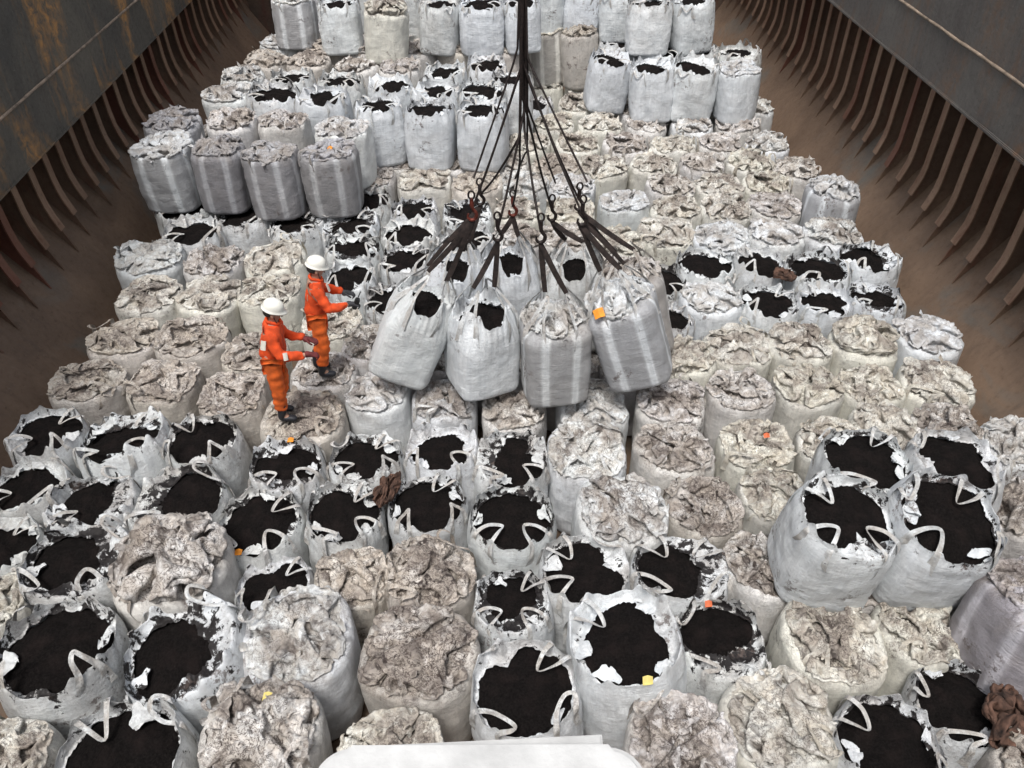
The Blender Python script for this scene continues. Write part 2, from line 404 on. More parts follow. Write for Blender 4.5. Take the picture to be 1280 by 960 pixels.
def open_bag_meshes(seed, pull=0., mouth=1., dirtiness=.4, splash=1., slump=0., square=3.2):
    g = np.random.default_rng(seed); nphi, nt = 150, 30
    phi, t, r = wall_grid(seed, nphi, nt, topn=2.35 if not pull else 4., square=square if not pull else 8., taper=.10 * (pull > 0), shoulder=.022, foot=.32 if not pull else .10)
    c4 = np.abs(np.sin(2 * phi)) ** 3                                     # the four corners where the loops are sewn
    cx, sy = np.cos(phi), np.sin(phi)
    feet = sum(np.exp(-(np.minimum(np.abs((phi - math.pi / 4 - q * math.pi / 2 + sg_ * .27 + math.pi) % (2 * math.pi) - math.pi), 1) / .105) ** 2) for q in range(4) for sg_ in (-1, 1))
    rim = 1 + (.02 + pull) * c4 + .080 * feet + .028 * fbm(cx * 1.8, sy * 1.8, 0 * phi, seed + 2) + .012 * tri(phi * 2.1 + seed) + slump * cx
    z = t * (rim - 0) ; z = np.where(t < .6, t * 1., t + (rim - 1) * ((t - .6) / .4) ** 1.5) + 0 * phi
    if pull > 0:
        r = r - .17 * c4 * np.clip(t - .72, 0, 1) / .28 * (pull / .2) - .02 * np.clip(t - .6, 0, 1) * tri(phi * 5.4)
    V = [np.stack([r * cx, r * sy, z + 0 * r], -1).reshape(-1, 3)]
    spill = [np.clip((t - .72) / .28, 0, 1) ** 1.1 * .55 * splash + 0 * r]; dirt = [.22 + .30 * t + 0 * r]; belt = [rib_belt(phi, t)]
    # collar turned inward over the powder
    rr = r[-1:, :]; zz = z[-1:, :]; ncol = 13
    nk = int(g.integers(5, 8)); ka = np.sort((np.arange(nk) + g.uniform(-.28, .28, nk)) / nk * 2 * math.pi); kr = np.where(g.random(nk) < .30, g.uniform(.12, .25, nk), g.uniform(.35, .44, nk))
    poly = np.interp(phi[0], np.concatenate([[ka[-1] - 2 * math.pi], ka, [ka[0] + 2 * math.pi]]), np.concatenate([[kr[-1]], kr, [kr[0]]]))[None, :]
    flap = np.clip(fbm(cx * 2.6, sy * 2.6, 0 * phi + 1.7, seed + 9) * 1.1, -1, 1)
    rin = poly * mouth + .01 - 0.018 * flap - .012 * vn(cx * 9, sy * 9, 0 * phi, seed + 4)
    rin = np.minimum(np.clip(rin, .10, .405), rr - .035)
    coalz = lambda rad, ph: .915 + slump * .9 * rad * np.cos(ph) / .45 + .055 * (1 - (rad / .42) ** 2) + .022 * fbm(rad * np.cos(ph) * 6, rad * np.sin(ph) * 6, 0 * rad, seed + 40)
    rows = []
    for k in range(1, ncol):
        s = k / (ncol - 1.)
        rad = rr * (1 - s) + rin * s + .012 * math.sin(s * math.pi) + .010 * vn(cx * 8, sy * 8, 0 * phi + s * 4, seed + 6) * s
        zz2 = zz + (.012 * math.sin(min(1, s * 4) * math.pi)) - (zz - (coalz(rad, phi) + .012)) * min(1, (s * 1.35)) ** 1.3
        cz = (.016 * fbm(rad * cx * 12, rad * sy * 12, 0 * rad, seed + 60, 3) + .008 * tri(phi * 15 / math.pi + 3 * vn(cx * 2, sy * 2, 0 * phi, seed + 61))) * min(1, s * 2)
        zz2 = np.maximum(zz2 + cz, coalz(rad, phi) + .006 - (.035 if s > .93 else 0))
        rows.append(np.stack([rad * cx, rad * sy, zz2], -1)[0])
        spill.append((.55 + .45 * s) * splash + 0 * rr); dirt.append(.8 + 0 * rr); belt.append(0 * rr)
    V.append(np.concatenate(rows, 0)); V = np.concatenate(V, 0)
    F = grid_faces(nt + ncol - 1, nphi, True)
    F.append(tuple(range(nphi))[::-1])
    A = {'spill': np.concatenate([a.reshape(-1) for a in spill]), 'dirt': np.concatenate([a.reshape(-1) for a in dirt]) * dirtiness * 2, 'belt': np.concatenate([a.reshape(-1) for a in belt])}
    V = [tuple(q) for q in V]; A = {k_: list(v_) for k_, v_ in A.items()}
    for _ in range(int(g.integers(1, 5))):                                # torn corners of liner folded over the powder
        a = g.uniform(0, 2 * math.pi); L = g.uniform(.08, .20); W = g.uniform(.05, .11); b0 = len(V); nu, nv = 9, 7
        x0, y0 = .37 * math.cos(a), .37 * math.sin(a); d = a + math.pi + g.uniform(-.6, .6); px_, pz_, an = 0., 0., g.uniform(.2, .7); bend = g.uniform(-1.6, -.5)
        for i in range(nu):
            uu = i / (nu - 1.); ww = W * (1 - uu ** 2.5 * .75) * (1 + .18 * math.sin(uu * 8 + a * 3))
            for j in range(nv):
                q = j / (nv - 1.) - .5; lat = q * 2 * ww
                X_ = x0 + px_ * math.cos(d) - lat * math.sin(d); Y_ = y0 + px_ * math.sin(d) + lat * math.cos(d)
                zz_ = .965 + pz_ + .03 * abs(q) + .014 * math.sin(q * 10 + uu * 6 + a)
                V.append((X_, Y_, max(zz_, float(coalz(np.array(math.hypot(X_, Y_)), np.array(math.atan2(Y_, X_)))) + .006)))
                A['spill'].append(.5 * splash); A['dirt'].append(.8 * dirtiness); A['belt'].append(0)
            px_ += math.cos(an) * L / nu; pz_ += math.sin(an) * L / nu; an += bend / nu
        F += grid_faces(nu, nv, False, b0)
    body = mesh_np('body', V, F, A)
    # powder
    nr, npz = 26, 72
    rad = np.linspace(0.002, .425, nr)[:, None]; ph = np.linspace(0, 2 * math.pi, npz, endpoint=False)[None, :]
    zc2 = coalz(rad + 0 * ph, ph + 0 * rad) + .004 * vn(rad * np.cos(ph) * 30, rad * np.sin(ph) * 30, 0 * rad, seed)
    lim = np.minimum(1, (np.interp(ph[0], phi[0], rr[0] - .015) / .425))[None, :]
    CV = np.stack([rad * lim * np.cos(ph), rad * lim * np.sin(ph), zc2], -1).reshape(-1, 3)
    coal = mesh_np('powder', CV, grid_faces(nr, npz, True) + [tuple(range(npz))[::-1]])
    return body, coal

def add_flaps(V, F, A, g, n, zf, rmax=.36, size=1., dirt=.8):
    """loose corners of cloth that stick up out of the crush"""
    for _ in range(n):
        a = g.uniform(0, 2 * math.pi); rad = rmax * math.sqrt(g.random()) if not isinstance(rmax, tuple) else g.uniform(*rmax); bx, by = rad * math.cos(a), rad * math.sin(a)
        L = g.uniform(.05, .15) * size; W = g.uniform(.014, .060) * size; d = g.uniform(0, 2 * math.pi); el = g.uniform(.0, .75)
        bend = g.uniform(-2.4, 1.0); tw = g.uniform(-1, 1); nu, nv = 7, 5; b0 = len(V)
        px, pz = 0., 0.; an = el; z0 = zf(bx, by) - .012
        for i in range(nu):
            u = i / (nu - 1.); ww = W * (1 - .75 * u ** 1.5) * (1 + .2 * math.sin(u * 9 + a))
            for j in range(nv):
                q = (j / (nv - 1.) - .5); lat = q * ww * 2; lift = abs(q) * .03 * math.cos(tw * 3 + u * 4) + q * tw * .05 * u
                X = px * math.cos(d) - lat * math.sin(d); Y = px * math.sin(d) + lat * math.cos(d)
                V.append((bx + X, by + Y, z0 + pz + lift)); A['spill'].append(.15); A['dirt'].append(dirt * g.uniform(.4, 1.)); A['belt'].append(0)
            px += math.cos(an) * L / nu; pz += math.sin(an) * L / nu; an += bend / nu
        F += grid_faces(nu, nv, False, b0)

def closed_bag_meshes(seed, kind='flat', dirtiness=1., square=3.2, pull=0., foot=.32):
    g = np.random.default_rng(seed); nphi, nt = 140, 34
    phi, t, r = wall_grid(seed, nphi, nt, topn=2.5 if not pull else 5., square=square, folds=.8, foot=foot)
    cx, sy = np.cos(phi), np.sin(phi)
    top = .955 + .034 * fbm(cx * 1.5, sy * 1.5, 0 * phi, seed + 2) + pull * np.abs(np.sin(2 * phi)) ** 3
    u = np.clip((t - .80) / .20, 0, 1)
    z = np.where(t < .80, t / .80 * .865, .865 + .09 * np.sin(u * math.pi * .56)) * (top / .955) + 0 * phi
    lip = g.uniform(.035, .085)
    r = r * (1 + .035 * u * fbm(cx * 1.6, sy * 1.6, 0 * phi + 5, seed + 77, 2))
    r = r - lip * (1 - np.cos(u * math.pi / 2)) ** 1.1 + u * .008 * tri(phi * 17 / math.pi + 2 * vn(cx * 2, sy * 2, 0 * phi, seed)) + u * .012 * vn(cx * 6, sy * 6, u, seed + 33)
    if pull: r = r - .11 * np.abs(np.sin(2 * phi)) ** 3 * u
    V = np.stack([r * cx, r * sy, z + 0 * r], -1).reshape(-1, 3)
    A = {'spill': 0 * r.reshape(-1), 'dirt': (.12 + .50 * t ** 6 + 0 * r).reshape(-1), 'belt': rib_belt(phi, t).reshape(-1)}
    body = mesh_np('body', V, grid_faces(nt, nphi, True) + [tuple(range(nphi))[::-1]], A)
    ex, ga, hm, sw, gp = {'flat': (1.36, 0., .085, 0, 4), 'sunk': (1.30, .0, .09, 0, 5), 'peak': (1.5, 1.8, .23, 0, 1), 'swirl': (1.32, .8, .11, .006, 2), 'heap': (1.36, .5, .125, 0, 3)}[kind]
    P, n = relax_cloth(seed, excess=ex, gather=ga, hmax=hm, swirl=sw, gpts=gp)
    px, py, pz = P[..., 0], P[..., 1], P[..., 2]; ph = np.arctan2(py, px) % (2 * math.pi); rad = np.sqrt(px ** 2 + py ** 2) / .40
    R0 = np.interp(ph, np.append(phi[0], 2 * math.pi), np.append(r[-1], r[-1][0])); Z0 = np.interp(ph, np.append(phi[0], 2 * math.pi), np.append(z[-1], z[-1][0]))
    sc = R0 / .40 * (1 + .012 + .9 * np.clip(pz, 0, .1) * np.clip(rad, 0, 1))
    dome = {'flat': .012, 'sunk': -.045, 'peak': .05, 'swirl': .0, 'heap': .03}[kind] * (1 - np.clip(rad, 0, 1) ** 2)
    edge = np.clip((1.0 - rad) / .05, 0, 1)
    zc = Z0 - .012 + pz * 1.0 + dome + .0025 * vn(px * 60, py * 60, 0 * px, seed)
    CV = [tuple(q) for q in np.stack([px * sc, py * sc, zc], -1).reshape(-1, 3)]
    CF = grid_faces(n, n, False)
    CA = {'spill': [.12] * len(CV), 'dirt': list((.95 - .45 * np.clip(rad, 0, 1) ** 5).reshape(-1) * dirtiness), 'belt': [0] * len(CV)}
    X = (px * sc).reshape(-1); Y = (py * sc).reshape(-1); Zf = zc.reshape(-1)
    zf = lambda a_, b_: float(Zf[np.argmin((X - a_) ** 2 + (Y - b_) ** 2)])
    add_flaps(CV, CF, CA, g, 14, zf, .30, 1.05, .8 * dirtiness)
    add_flaps(CV, CF, CA, g, 18, zf, (.26, .40), .95, .5 * dirtiness)
    cover = mesh_np('crumpled_neck', CV, CF, CA)
    return body, cover

def loop_mesh(seed, style, Rw=.43):
    g = random.Random(seed); hw = g.uniform(.085, .15)
    pts = {'in_low': [(Rw + .012, hw, .80), (Rw + .016, hw * .95, .93), (Rw - .02, hw * .8, 1.045), (.28, hw * .5, 1.06), (.17, .01, 1.015), (.28, -hw * .5, 1.055), (Rw - .01, -hw * .8, 1.045), (Rw + .016, -hw * .95, .93), (Rw + .012, -hw, .80)],
           'in_high': [(Rw + .012, hw, .80), (Rw + .016, hw * .95, .95), (Rw - .01, hw * .75, 1.06), (.37, hw * .35, 1.15), (.33, 0, 1.19), (.37, -hw * .35, 1.15), (Rw - .01, -hw * .75, 1.06), (Rw + .016, -hw * .95, .95), (Rw + .012, -hw, .80)],
           'side': [(Rw + .012, hw, .80), (Rw + .016, hw * .95, .95), (Rw, hw * .9, 1.07), (.36, hw * 1.5, 1.12), (.30, hw * 1.2, 1.07), (.34, 0, 1.06), (Rw - .01, -hw * .8, 1.05), (Rw + .016, -hw * .95, .93), (Rw + .012, -hw, .80)],
           'out': [(Rw + .012, hw, .80), (Rw + .018, hw * .95, .93), (Rw + .02, hw * .8, 1.02), (Rw + .055, hw * .5, 1.00), (Rw + .075, 0, .93), (Rw + .055, -hw * .5, 1.00), (Rw + .02, -hw * .8, 1.02), (Rw + .018, -hw * .95, .93), (Rw + .012, -hw, .80)],
           'flat': [(Rw - .01, hw, .84), (Rw - .04, hw * .95, .93), (Rw - .09, hw * .8, .985), (.26, hw * .45, 1.02), (.20, .01, 1.03), (.26, -hw * .45, 1.02), (Rw - .09, -hw * .8, .985), (Rw - .04, -hw * .95, .93), (Rw - .01, -hw, .84)],
           'droop': [(Rw + .0, hw, .80), (Rw + .005, hw * .95, .88), (Rw - .02, hw * .8, .955), (Rw + .01, hw * .5, .99), (Rw + .02, 0, .93), (Rw + .01, -hw * .5, .99), (Rw - .02, -hw * .8, .955), (Rw + .005, -hw * .95, .88), (Rw + .0, -hw, .80)],
           'up': [(Rw - .02, hw, .80), (Rw - .04, hw * .9, 1.0), (.30, hw * .5, 1.16), (.19, hw * .2, 1.30), (.15, 0, 1.36), (.19, -hw * .2, 1.30), (.30, -hw * .5, 1.16), (Rw - .04, -hw * .9, 1.0), (Rw - .02, -hw, .80)]}[style]
    P = catmull([(a + g.uniform(-.008, .008), b + g.uniform(-.012, .012), c + g.uniform(-.01, .012)) for a, b, c in pts], 5)
    n = len(P); W = [.115 - .083 * math.sin(math.pi * i / (n - 1)) ** .55 for i in range(n)]
    ci = g.uniform(-.5, .5)
    Nn = []
    for i in range(n):
        q = min(1, max(0, (.80 - abs(2 * i / (n - 1) - 1)) / .3))
        Nn.append(Vector((1 - .55 * q, 0, (1.0 + ci) * q)) if style != 'up' else Vector((1, 0, 0)))
    V = []
    for i, p in enumerate(P):
        t = (P[min(i + 1, n - 1)] - P[max(i - 1, 0)]).normalized(); wd = t.cross(Nn[i]).normalized()
        up_ = wd.cross(t).normalized(); cu = .006 * math.sin(i * .9 + seed)
        V += [p - wd * W[i] / 2, p + up_ * cu, p + wd * W[i] / 2]
    F = grid_faces(n, 3, False)
    me = mesh_np('lift_loop', V, F, {'spill': [.25] * len(V), 'dirt': [.5] * len(V), 'belt': [0] * len(V)})
    me.materials.append(M['cover']); return me

LOOPS = {s: [loop_mesh(10 * k + i, s) for k in range(3)] for i, s in enumerate(('in_low', 'in_high', 'side', 'out', 'flat', 'droop', 'up'))}
def add_loops(root, g, styles, keep=1.):
    for k in range(4):
        if g.random() > keep: continue
        st = g.choice(styles)
        o = bpy.data.objects.new('lift_loop', g.choice(LOOPS[st])); col.objects.link(o); o.parent = root
        o.rotation_euler = (0, 0, math.pi / 4 + k * math.pi / 2 + g.uniform(-.07, .07))

PROTO_O, PROTO_C, PROTO_H = [], {}, {}
protos = []
def finish(me, mat):
    me.materials.append(mat); me.polygons.foreach_set('use_smooth', [True] * len(me.polygons))
MESH_O = []
for k, (mouth, spl, sl) in enumerate([(1.05, .9, 0), (.98, 1.1, .02), (1.12, .7, 0), (1.0, 1.15, -.03), (1.08, .5, .03), (.92, 1.0, 0), (1.1, 1.0, .05), (1.02, .35, 0)]):
    b, c = open_bag_meshes(100 + 13 * k, 0, mouth, .35, spl, sl); finish(b, M['body']); finish(c, M['coal']); MESH_O.append((b, c))
MESH_OS = []
for k in range(4):
    b, c = open_bag_meshes(620 + 13 * k, 0, 1.04, .3, (.9, .3, .6, .8)[k], (.03, 0, -.03, .05)[k], 6.5); finish(b, M['body']); finish(c, M['coal']); MESH_OS.append((b, c))
MESH_C = {}
for k, kd in enumerate(['flat', 'sunk', 'peak', 'swirl', 'heap', 'flat', 'sunk', 'heap', 'flat', 'peak', 'heap', 'swirl']):
    b, c = closed_bag_meshes(300 + 11 * k, kd, 1.); finish(b, M['body']); finish(c, M['cover']); MESH_C.setdefault(kd, []).append((b, c))
MESH_G = []
for k in range(3):
    b, c = closed_bag_meshes(500 + 11 * k, ['flat', 'heap', 'sunk'][k], 1., 5.); finish(b, M['banded']); finish(c, M['cover']); MESH_G.append((b, c))
MESH_HO = []
for k in range(3):
    b, c = open_bag_meshes(700 + 13 * k, .14, 1.1, .3, .5, 0); finish(b, M['body']); finish(c, M['coal']); MESH_HO.append((b, c))
MESH_HC = []
for k in range(2):
    b, c = closed_bag_meshes(800 + 13 * k, 'heap', .8, 9., .07, .08); finish(b, M['banded']); finish(c, M['cover']); MESH_HC.append((b, c))

TINT = {'n': (1, 1, 1, 1.0), 'w': (.97, .985, 1.0, .6), 'b': (.86, .78, .70, 1.5), 'd': (.72, .66, .60, 1.7), 'y': (1.0, .955, .86, 1.15),
        'g': (.64, .63, .65, .9), 'p': (.97, .92, .885, 1.35), 'v': (.72, .68, .71, 1.2)}
def build_bag(kind, tint, g):
    root = empty('bulk_bag')
    if kind == 'os': b, c = g.choice(MESH_OS); bn, cn = 'body', 'powder'
    elif kind == 'o': b, c = g.choice(MESH_O); bn, cn = 'body', 'powder'
    elif kind == 'g': b, c = g.choice(MESH_G); bn, cn = 'body', 'crumpled_neck'
    elif kind == 'ho': b, c = g.choice(MESH_HO); bn, cn = 'body', 'powder'
    elif kind == 'hc': b, c = g.choice(MESH_HC); bn, cn = 'body', 'crumpled_neck'
    else:
        kd = {'c': g.choice(['flat', 'sunk', 'heap', 'swirl', 'flat', 'heap']), 'cp': 'peak', 'cs': 'swirl', 'cu': 'sunk', 'cf': 'flat', 'ch': 'heap'}[kind]
        b, c = g.choice(MESH_C[kd]); bn, cn = 'body', 'crumpled_neck'
    tc = TINT[tint]; j = g.uniform(.94, 1.05)
    for nm, me in ((bn, b), (cn, c)):
        o = bpy.data.objects.new(nm, me); col.objects.link(o); o.parent = root
        o.color = (tc[0] * j, tc[1] * j, tc[2] * j * g.uniform(.97, 1.02), tc[3] * g.uniform(.8, 1.2))
    if kind == 'os': kind = 'o'
    st = {'o': ['in_low', 'in_low', 'in_high', 'side', 'out'], 'ho': ['up'], 'hc': ['up']}.get(kind, ['flat', 'flat', 'droop', 'side'])
    add_loops(root, g, st, 1. if kind in ('ho', 'hc') else (.92 if kind == 'o' else .5))
    for ch in root.children:
        if ch.name.startswith('lift_loop'): ch.color = (tc[0] * .92, tc[1] * .91, tc[2] * .89, tc[3])
    return root

# ------------------------------------------------------------------ the bags, row by row, in photograph pixels of their mouths
FLOOR = -.97
# phrase, tier z, [(x, y, width, kind, tint, look, options)]
ROWS = [
 ('bottom edge row', .10, [
  (3, 950, 120, 'cf', 'y', 'yellowish closed bag', {}),
  (158, 928, 168, 'o', 'n', 'wide open bag brimming with black powder', dict(z=.25)),
  (330, 902, 160, 'ch', 'p', 'closed crumpled bag with a yellow tag', dict(z=.3)),
  (495, 925, 150, 'cu', 'y', 'closed bag half behind the white cabinet', {}),
  (862, 928, 145, 'cu', 'p', 'brownish closed bag right of the white cabinet', {}),
  (990, 905, 148, 'cs', 'y', 'closed bag with a curled swirl of cloth', {}),
  (1108, 915, 140, 'o', 'n', 'open bag with a torn splashed collar', {}),
  (1200, 893, 120, 'o', 'n', 'open bag with a ragged rim', {}),
  (1268, 935, 115, 'ch', 'd', 'dark brown stained closed bag', dict(z=.2))]),
 ('second row from bottom', .1, [
  (70, 808, 155, 'o', 'n', 'open bag with loops curling inward', dict(z=.25)),
  (225, 808, 155, 'o', 'w', 'open bag tipped toward the left', dict(z=.25, lean=(10, 215))),
  (368, 785, 150, 'cf', 'n', 'pale closed bag with flat straps', dict(z=.2)),
  (520, 822, 155, 'ch', 'd', 'brown grimy closed bag with dark straps', dict(z=.15)),
  (680, 850, 150, 'o', 'n', 'open bag behind the white cabinet', {}),
  (763, 805, 155, 'o', 'w', 'large open bag with one upright loop', dict(z=.25, lean=(6, 150))),
  (897, 800, 122, 'o', 'n', 'open bag with an orange tag', {}),
  (1048, 797, 138, 'cf', 'y', 'cream closed bag below the raised bags', {}),
  (1155, 806, 112, 'cf', 'y', 'closed bag under the raised open bag', {})]),
 ('third row from bottom', .05, [
  (2, 748, 70, 'cf', 'y', 'yellow stained closed bag', {}),
  (88, 700, 138, 'o', 'n', 'open bag with two black hollows', dict(z=.2)),
  (232, 700, 145, 'cp', 'p', 'tall closed bag gathered to a peak', dict(z=.3)),
  (336, 722, 84, 'o', 'n', 'small open bag', dict(z=-.05)),
  (430, 730, 104, 'cf', 'b', 'brown closed bag', dict(z=-.05)),
  (537, 727, 118, 'ch', 'b', 'brown closed bag with a dark gap', {}),
  (642, 752, 110, 'o', 'n', 'open bag with a long narrow mouth', {}),
  (732, 708, 122, 'o', 'n', 'open round mouthed bag', {}),
  (852, 710, 126, 'o', 'n', 'open bag beside the round mouthed bag', {}),
  (957, 706, 106, 'cs', 'p', 'pinkish closed bag', {})]),
 ('fourth row from bottom', .05, [
  (0, 682, 100, 'o', 'n', 'open bag cut by the picture edge', {}),
  (118, 628, 112, 'o', 'n', 'open bag wedged among other open bags', dict(z=.05)),
  (222, 622, 128, 'o', 'n', 'open bag behind the peaked closed bag', {}),
  (320, 655, 114, 'o', 'n', 'open bag splashed black with orange tag', {}),
  (432, 646, 108, 'o', 'n', 'open bag with loops lying inside', {}),
  (534, 629, 106, 'o', 'n', 'open bag touched by the brown rag', {}),
  (640, 647, 116, 'o', 'w', 'clean sided open bag', {}),
  (773, 630, 124, 'ch', 'n', 'closed bag with rumpled pale cloth', {}),
  (878, 633, 100, 'cu', 'd', 'closed bag with a black powder hollow', {}),
  (966, 613, 88, 'cf', 'y', 'cream closed bag', {})]),
 ('row before the workers', .05, [
  (35, 608, 100, 'o', 'n', 'open bag near the left hull plate', {}),
  (58, 541, 96, 'o', 'n', 'open bag against the left hull plate', dict(z=.1)),
  (150, 552, 118, 'o', 'w', 'large open bag heaped with black powder', dict(z=.12, lean=(8, 120))),
  (248, 556, 100, 'o', 'n', 'open bag with a square mouth', dict(z=.1)),
  (350, 594, 102, 'o', 'n', 'open bag with orange scrap on rim', {}),
  (456, 574, 100, 'o', 'n', 'open bag with a splashed collar', {}),
  (552, 561, 98, 'o', 'n', 'open bag with a broad collar', {}),
  (640, 574, 98, 'o', 'n', 'open bag', {}),
  (738, 563, 106, 'cu', 'n', 'closed bag', {}),
  (843, 559, 102, 'cs', 'p', 'closed bag with deep folds', {}),
  (947, 561, 101, 'cu', 'y', 'closed bag with a rusty orange centre', {}),
  (1040, 552, 88, 'cf', 'y', 'cream closed bag', {}),
  (1112, 531, 84, 'ch', 'y', 'cream closed bag', {}),
  (1190, 535, 88, 'ch', 'p', 'closed bag', {}),
  (1255, 548, 86, 'c', 'n', 'closed bag touching the right hull plate', {})]),
 ('row under the front worker', 0, [
  (110, 476, 92, 'cu', 'd', 'closed bag with a black powder centre', {}),
  (204, 476, 92, 'cf', 'b', 'brownish closed bag', {}),
  (290, 492, 90, 'cu', 'b', 'brownish closed bag', {}),
  (378, 520, 110, 'cf', 'b', 'closed bag under the front worker', {}),
  (472, 490, 86, 'ch', 'n', 'closed bag', {}),
  (556, 501, 88, 'c', 'n', 'closed bag under the suspended bags', {}),
  (643, 512, 86, 'ch', 'p', 'closed bag under the suspended bags', {}),
  (740, 512, 96, 'cf', 'n', 'closed bag under the suspended bags', {}),
  (838, 503, 92, 'ch', 'p', 'closed bag', {}),
  (925, 487, 90, 'c', 'p', 'closed bag', {}),
  (1010, 482, 88, 'ch', 'y', 'cream closed bag', {}),
  (1090, 481, 84, 'cf', 'y', 'cream closed bag', {}),
  (1172, 479, 92, 'ch', 'y', 'cream closed bag beside the hull plate', {})]),
 ('row under the rear worker', 0, [
  (155, 423, 88, 'ch', 'b', 'brown crumpled closed bag', {}),
  (240, 421, 88, 'cu', 'b', 'brown crumpled closed bag', {}),
  (318, 440, 84, 'c', 'b', 'closed bag behind the front worker', {}),
  (405, 466, 86, 'cf', 'p', 'closed bag under the rear worker', {}),
  (463, 432, 80, 'ch', 'p', 'closed bag left of the suspended bags', {}),
  (545, 445, 82, 'c', 'p', 'closed bag hidden by the suspended bags', {}),
  (628, 450, 82, 'c', 'p', 'closed bag hidden by the suspended bags', {}),
  (711, 452, 82, 'c', 'p', 'closed bag hidden by the suspended bags', {}),
  (785, 455, 82, 'c', 'p', 'closed bag hidden by the suspended bags', {}),
  (855, 447, 82, 'ch', 'y', 'closed bag right of the suspended bags', {}),
  (920, 432, 84, 'cf', 'y', 'cream closed bag', {}),
  (1000, 428, 82, 'ch', 'y', 'cream closed bag', {}),
  (1080, 426, 84, 'cp', 'y', 'cream closed bag with a raised fold', {}),
  (1160, 419, 84, 'ch', 'w', 'pale closed bag at the hull plate', {})]),
 ('row beside rear worker', 0, [
  (187, 369, 82, 'cf', 'y', 'cream closed bag at the hull plate', {}),
  (262, 369, 80, 'ch', 'y', 'cream closed bag', {}),
  (335, 363, 82, 'cf', 'y', 'cream closed bag left of the rear worker', {}),
  (415, 402, 80, 'cu', 'y', 'closed bag right of the rear worker', {}),
  (437, 345, 72, 'o', 'w', 'open bag behind the rear worker', dict(z=.1)),
  (486, 374, 66, 'o', 'n', 'small open bag', {}),
  (545, 388, 72, 'c', 'p', 'closed bag behind the suspended bags', {}),
  (622, 393, 72, 'c', 'p', 'closed bag behind the suspended bags', {}),
  (700, 398, 72, 'c', 'p', 'closed bag behind the suspended bags', {}),
  (770, 400, 72, 'c', 'p', 'closed bag behind the suspended bags', {}),
  (840, 396, 66, 'o', 'n', 'open bag right of the suspended bags', {}),
  (886, 374, 80, 'ch', 'w', 'pale closed bag with a standing loop', dict(z=.05)),
  (962, 378, 82, 'o', 'w', 'open bag', {}),
  (1030, 375, 72, 'o', 'w', 'open bag with a square mouth', {}),
  (1094, 373, 74, 'o', 'w', 'open bag touching the hull plate', {})]),
 ('row behind rear worker', 0, [
  (192, 320, 82, 'ch', 'w', 'bluish white closed bag at hull plate', {}),
  (268, 326, 78, 'ch', 'p', 'closed bag', {}),
  (343, 322, 80, 'cf', 'y', 'yellowish closed bag', {}),
  (441, 308, 74, 'o', 'w', 'open bag', dict(z=.05)),
  (507, 322, 68, 'o', 'n', 'open bag', {}),
  (575, 335, 72, 'o', 'n', 'open bag behind the sling legs', {}),
  (640, 338, 72, 'o', 'n', 'open bag behind the sling legs', {}),
  (706, 338, 72, 'o', 'n', 'open bag behind the sling legs', {}),
  (768, 340, 72, 'c', 'p', 'closed bag behind the sling legs', {}),
  (832, 347, 62, 'o', 'n', 'small open bag', {}),
  (883, 333, 82, 'o', 'w', 'open bag right of the suspended bags', dict(z=.05)),
  (953, 330, 74, 'o', 'n', 'open bag splashed with black', dict(z=.05)),
  (1020, 334, 82, 'o', 'w', 'open bag', dict(z=.05)),
  (1075, 324, 80, 'o', 'w', 'open bag touching the hull plate', dict(z=.05))]),
 ('row before the upper tier', 0, [
  (240, 291, 76, 'o', 'n', 'open bag', {}),
  (304, 269, 74, 'o', 'n', 'open bag below the grey bags', {}),
  (374, 279, 74, 'o', 'n', 'open bag below the grey bags', {}),
  (440, 275, 74, 'o', 'w', 'open bag', {}),
  (511, 293, 74, 'o', 'n', 'open bag', {}),
  (586, 299, 72, 'o', 'n', 'open bag behind the sling legs', {}),
  (650, 298, 70, 'ch', 'p', 'closed bag behind the sling legs', {}),
  (708, 296, 70, 'c', 'p', 'closed bag behind the sling legs', {}),
  (768, 302, 72, 'ch', 'y', 'closed bag', {}),
  (832, 290, 76, 'cf', 'y', 'closed bag with a tan top', {}),
  (900, 297, 74, 'ch', 'w', 'pale closed bag', {}),
  (970, 292, 74, 'ch', 'n', 'closed bag', {}),
  (1042, 292, 78, 'c', 'n', 'closed bag before the belted bag', {})]),
 ('row below the grey bags', 0, [
  (232, 258, 74, 'o', 'n', 'open bag under the leftmost grey bag', {}),
  (455, 252, 66, 'o', 'n', 'open bag', {}),
  (518, 262, 64, 'o', 'n', 'open bag', {}),
  (584, 268, 68, 'o', 'w', 'open bag', {}),
  (648, 264, 66, 'ch', 'y', 'closed bag', {}),
  (712, 266, 66, 'ch', 'y', 'closed bag', {}),
  (780, 252, 66, 'cu', 'w', 'closed bag with a rolled ring neck', {}),
  (845, 262, 68, 'ch', 'y', 'closed bag', {}),
  (907, 260, 68, 'ch', 'y', 'closed bag', {}),
  (968, 258, 68, 'ch', 'p', 'closed bag', {}),
  (1043, 236, 70, 'g', 'w', 'white belted bag standing by the hull', dict(z=.35))]),
 ('row of the coiled bag', 0, [
  (462, 226, 66, 'cf', 'p', 'closed bag', {}),
  (530, 224, 70, 'cs', 'y', 'closed bag with a round coil', {}),
  (597, 228, 66, 'cf', 'b', 'tan closed bag', {}),
  (656, 230, 62, 'ch', 'n', 'closed bag behind the sling legs', {}),
  (716, 232, 62, 'c', 'n', 'closed bag', {}),
  (838, 232, 64, 'ch', 'p', 'closed bag', {}),
  (898, 231, 64, 'c', 'y', 'closed bag', {}),
  (958, 230, 64, 'ch', 'y', 'closed bag', {})]),
 ('row behind the coiled bag', 0, [
  (500, 200, 62, 'cf', 'p', 'closed bag below the open tier', {}),
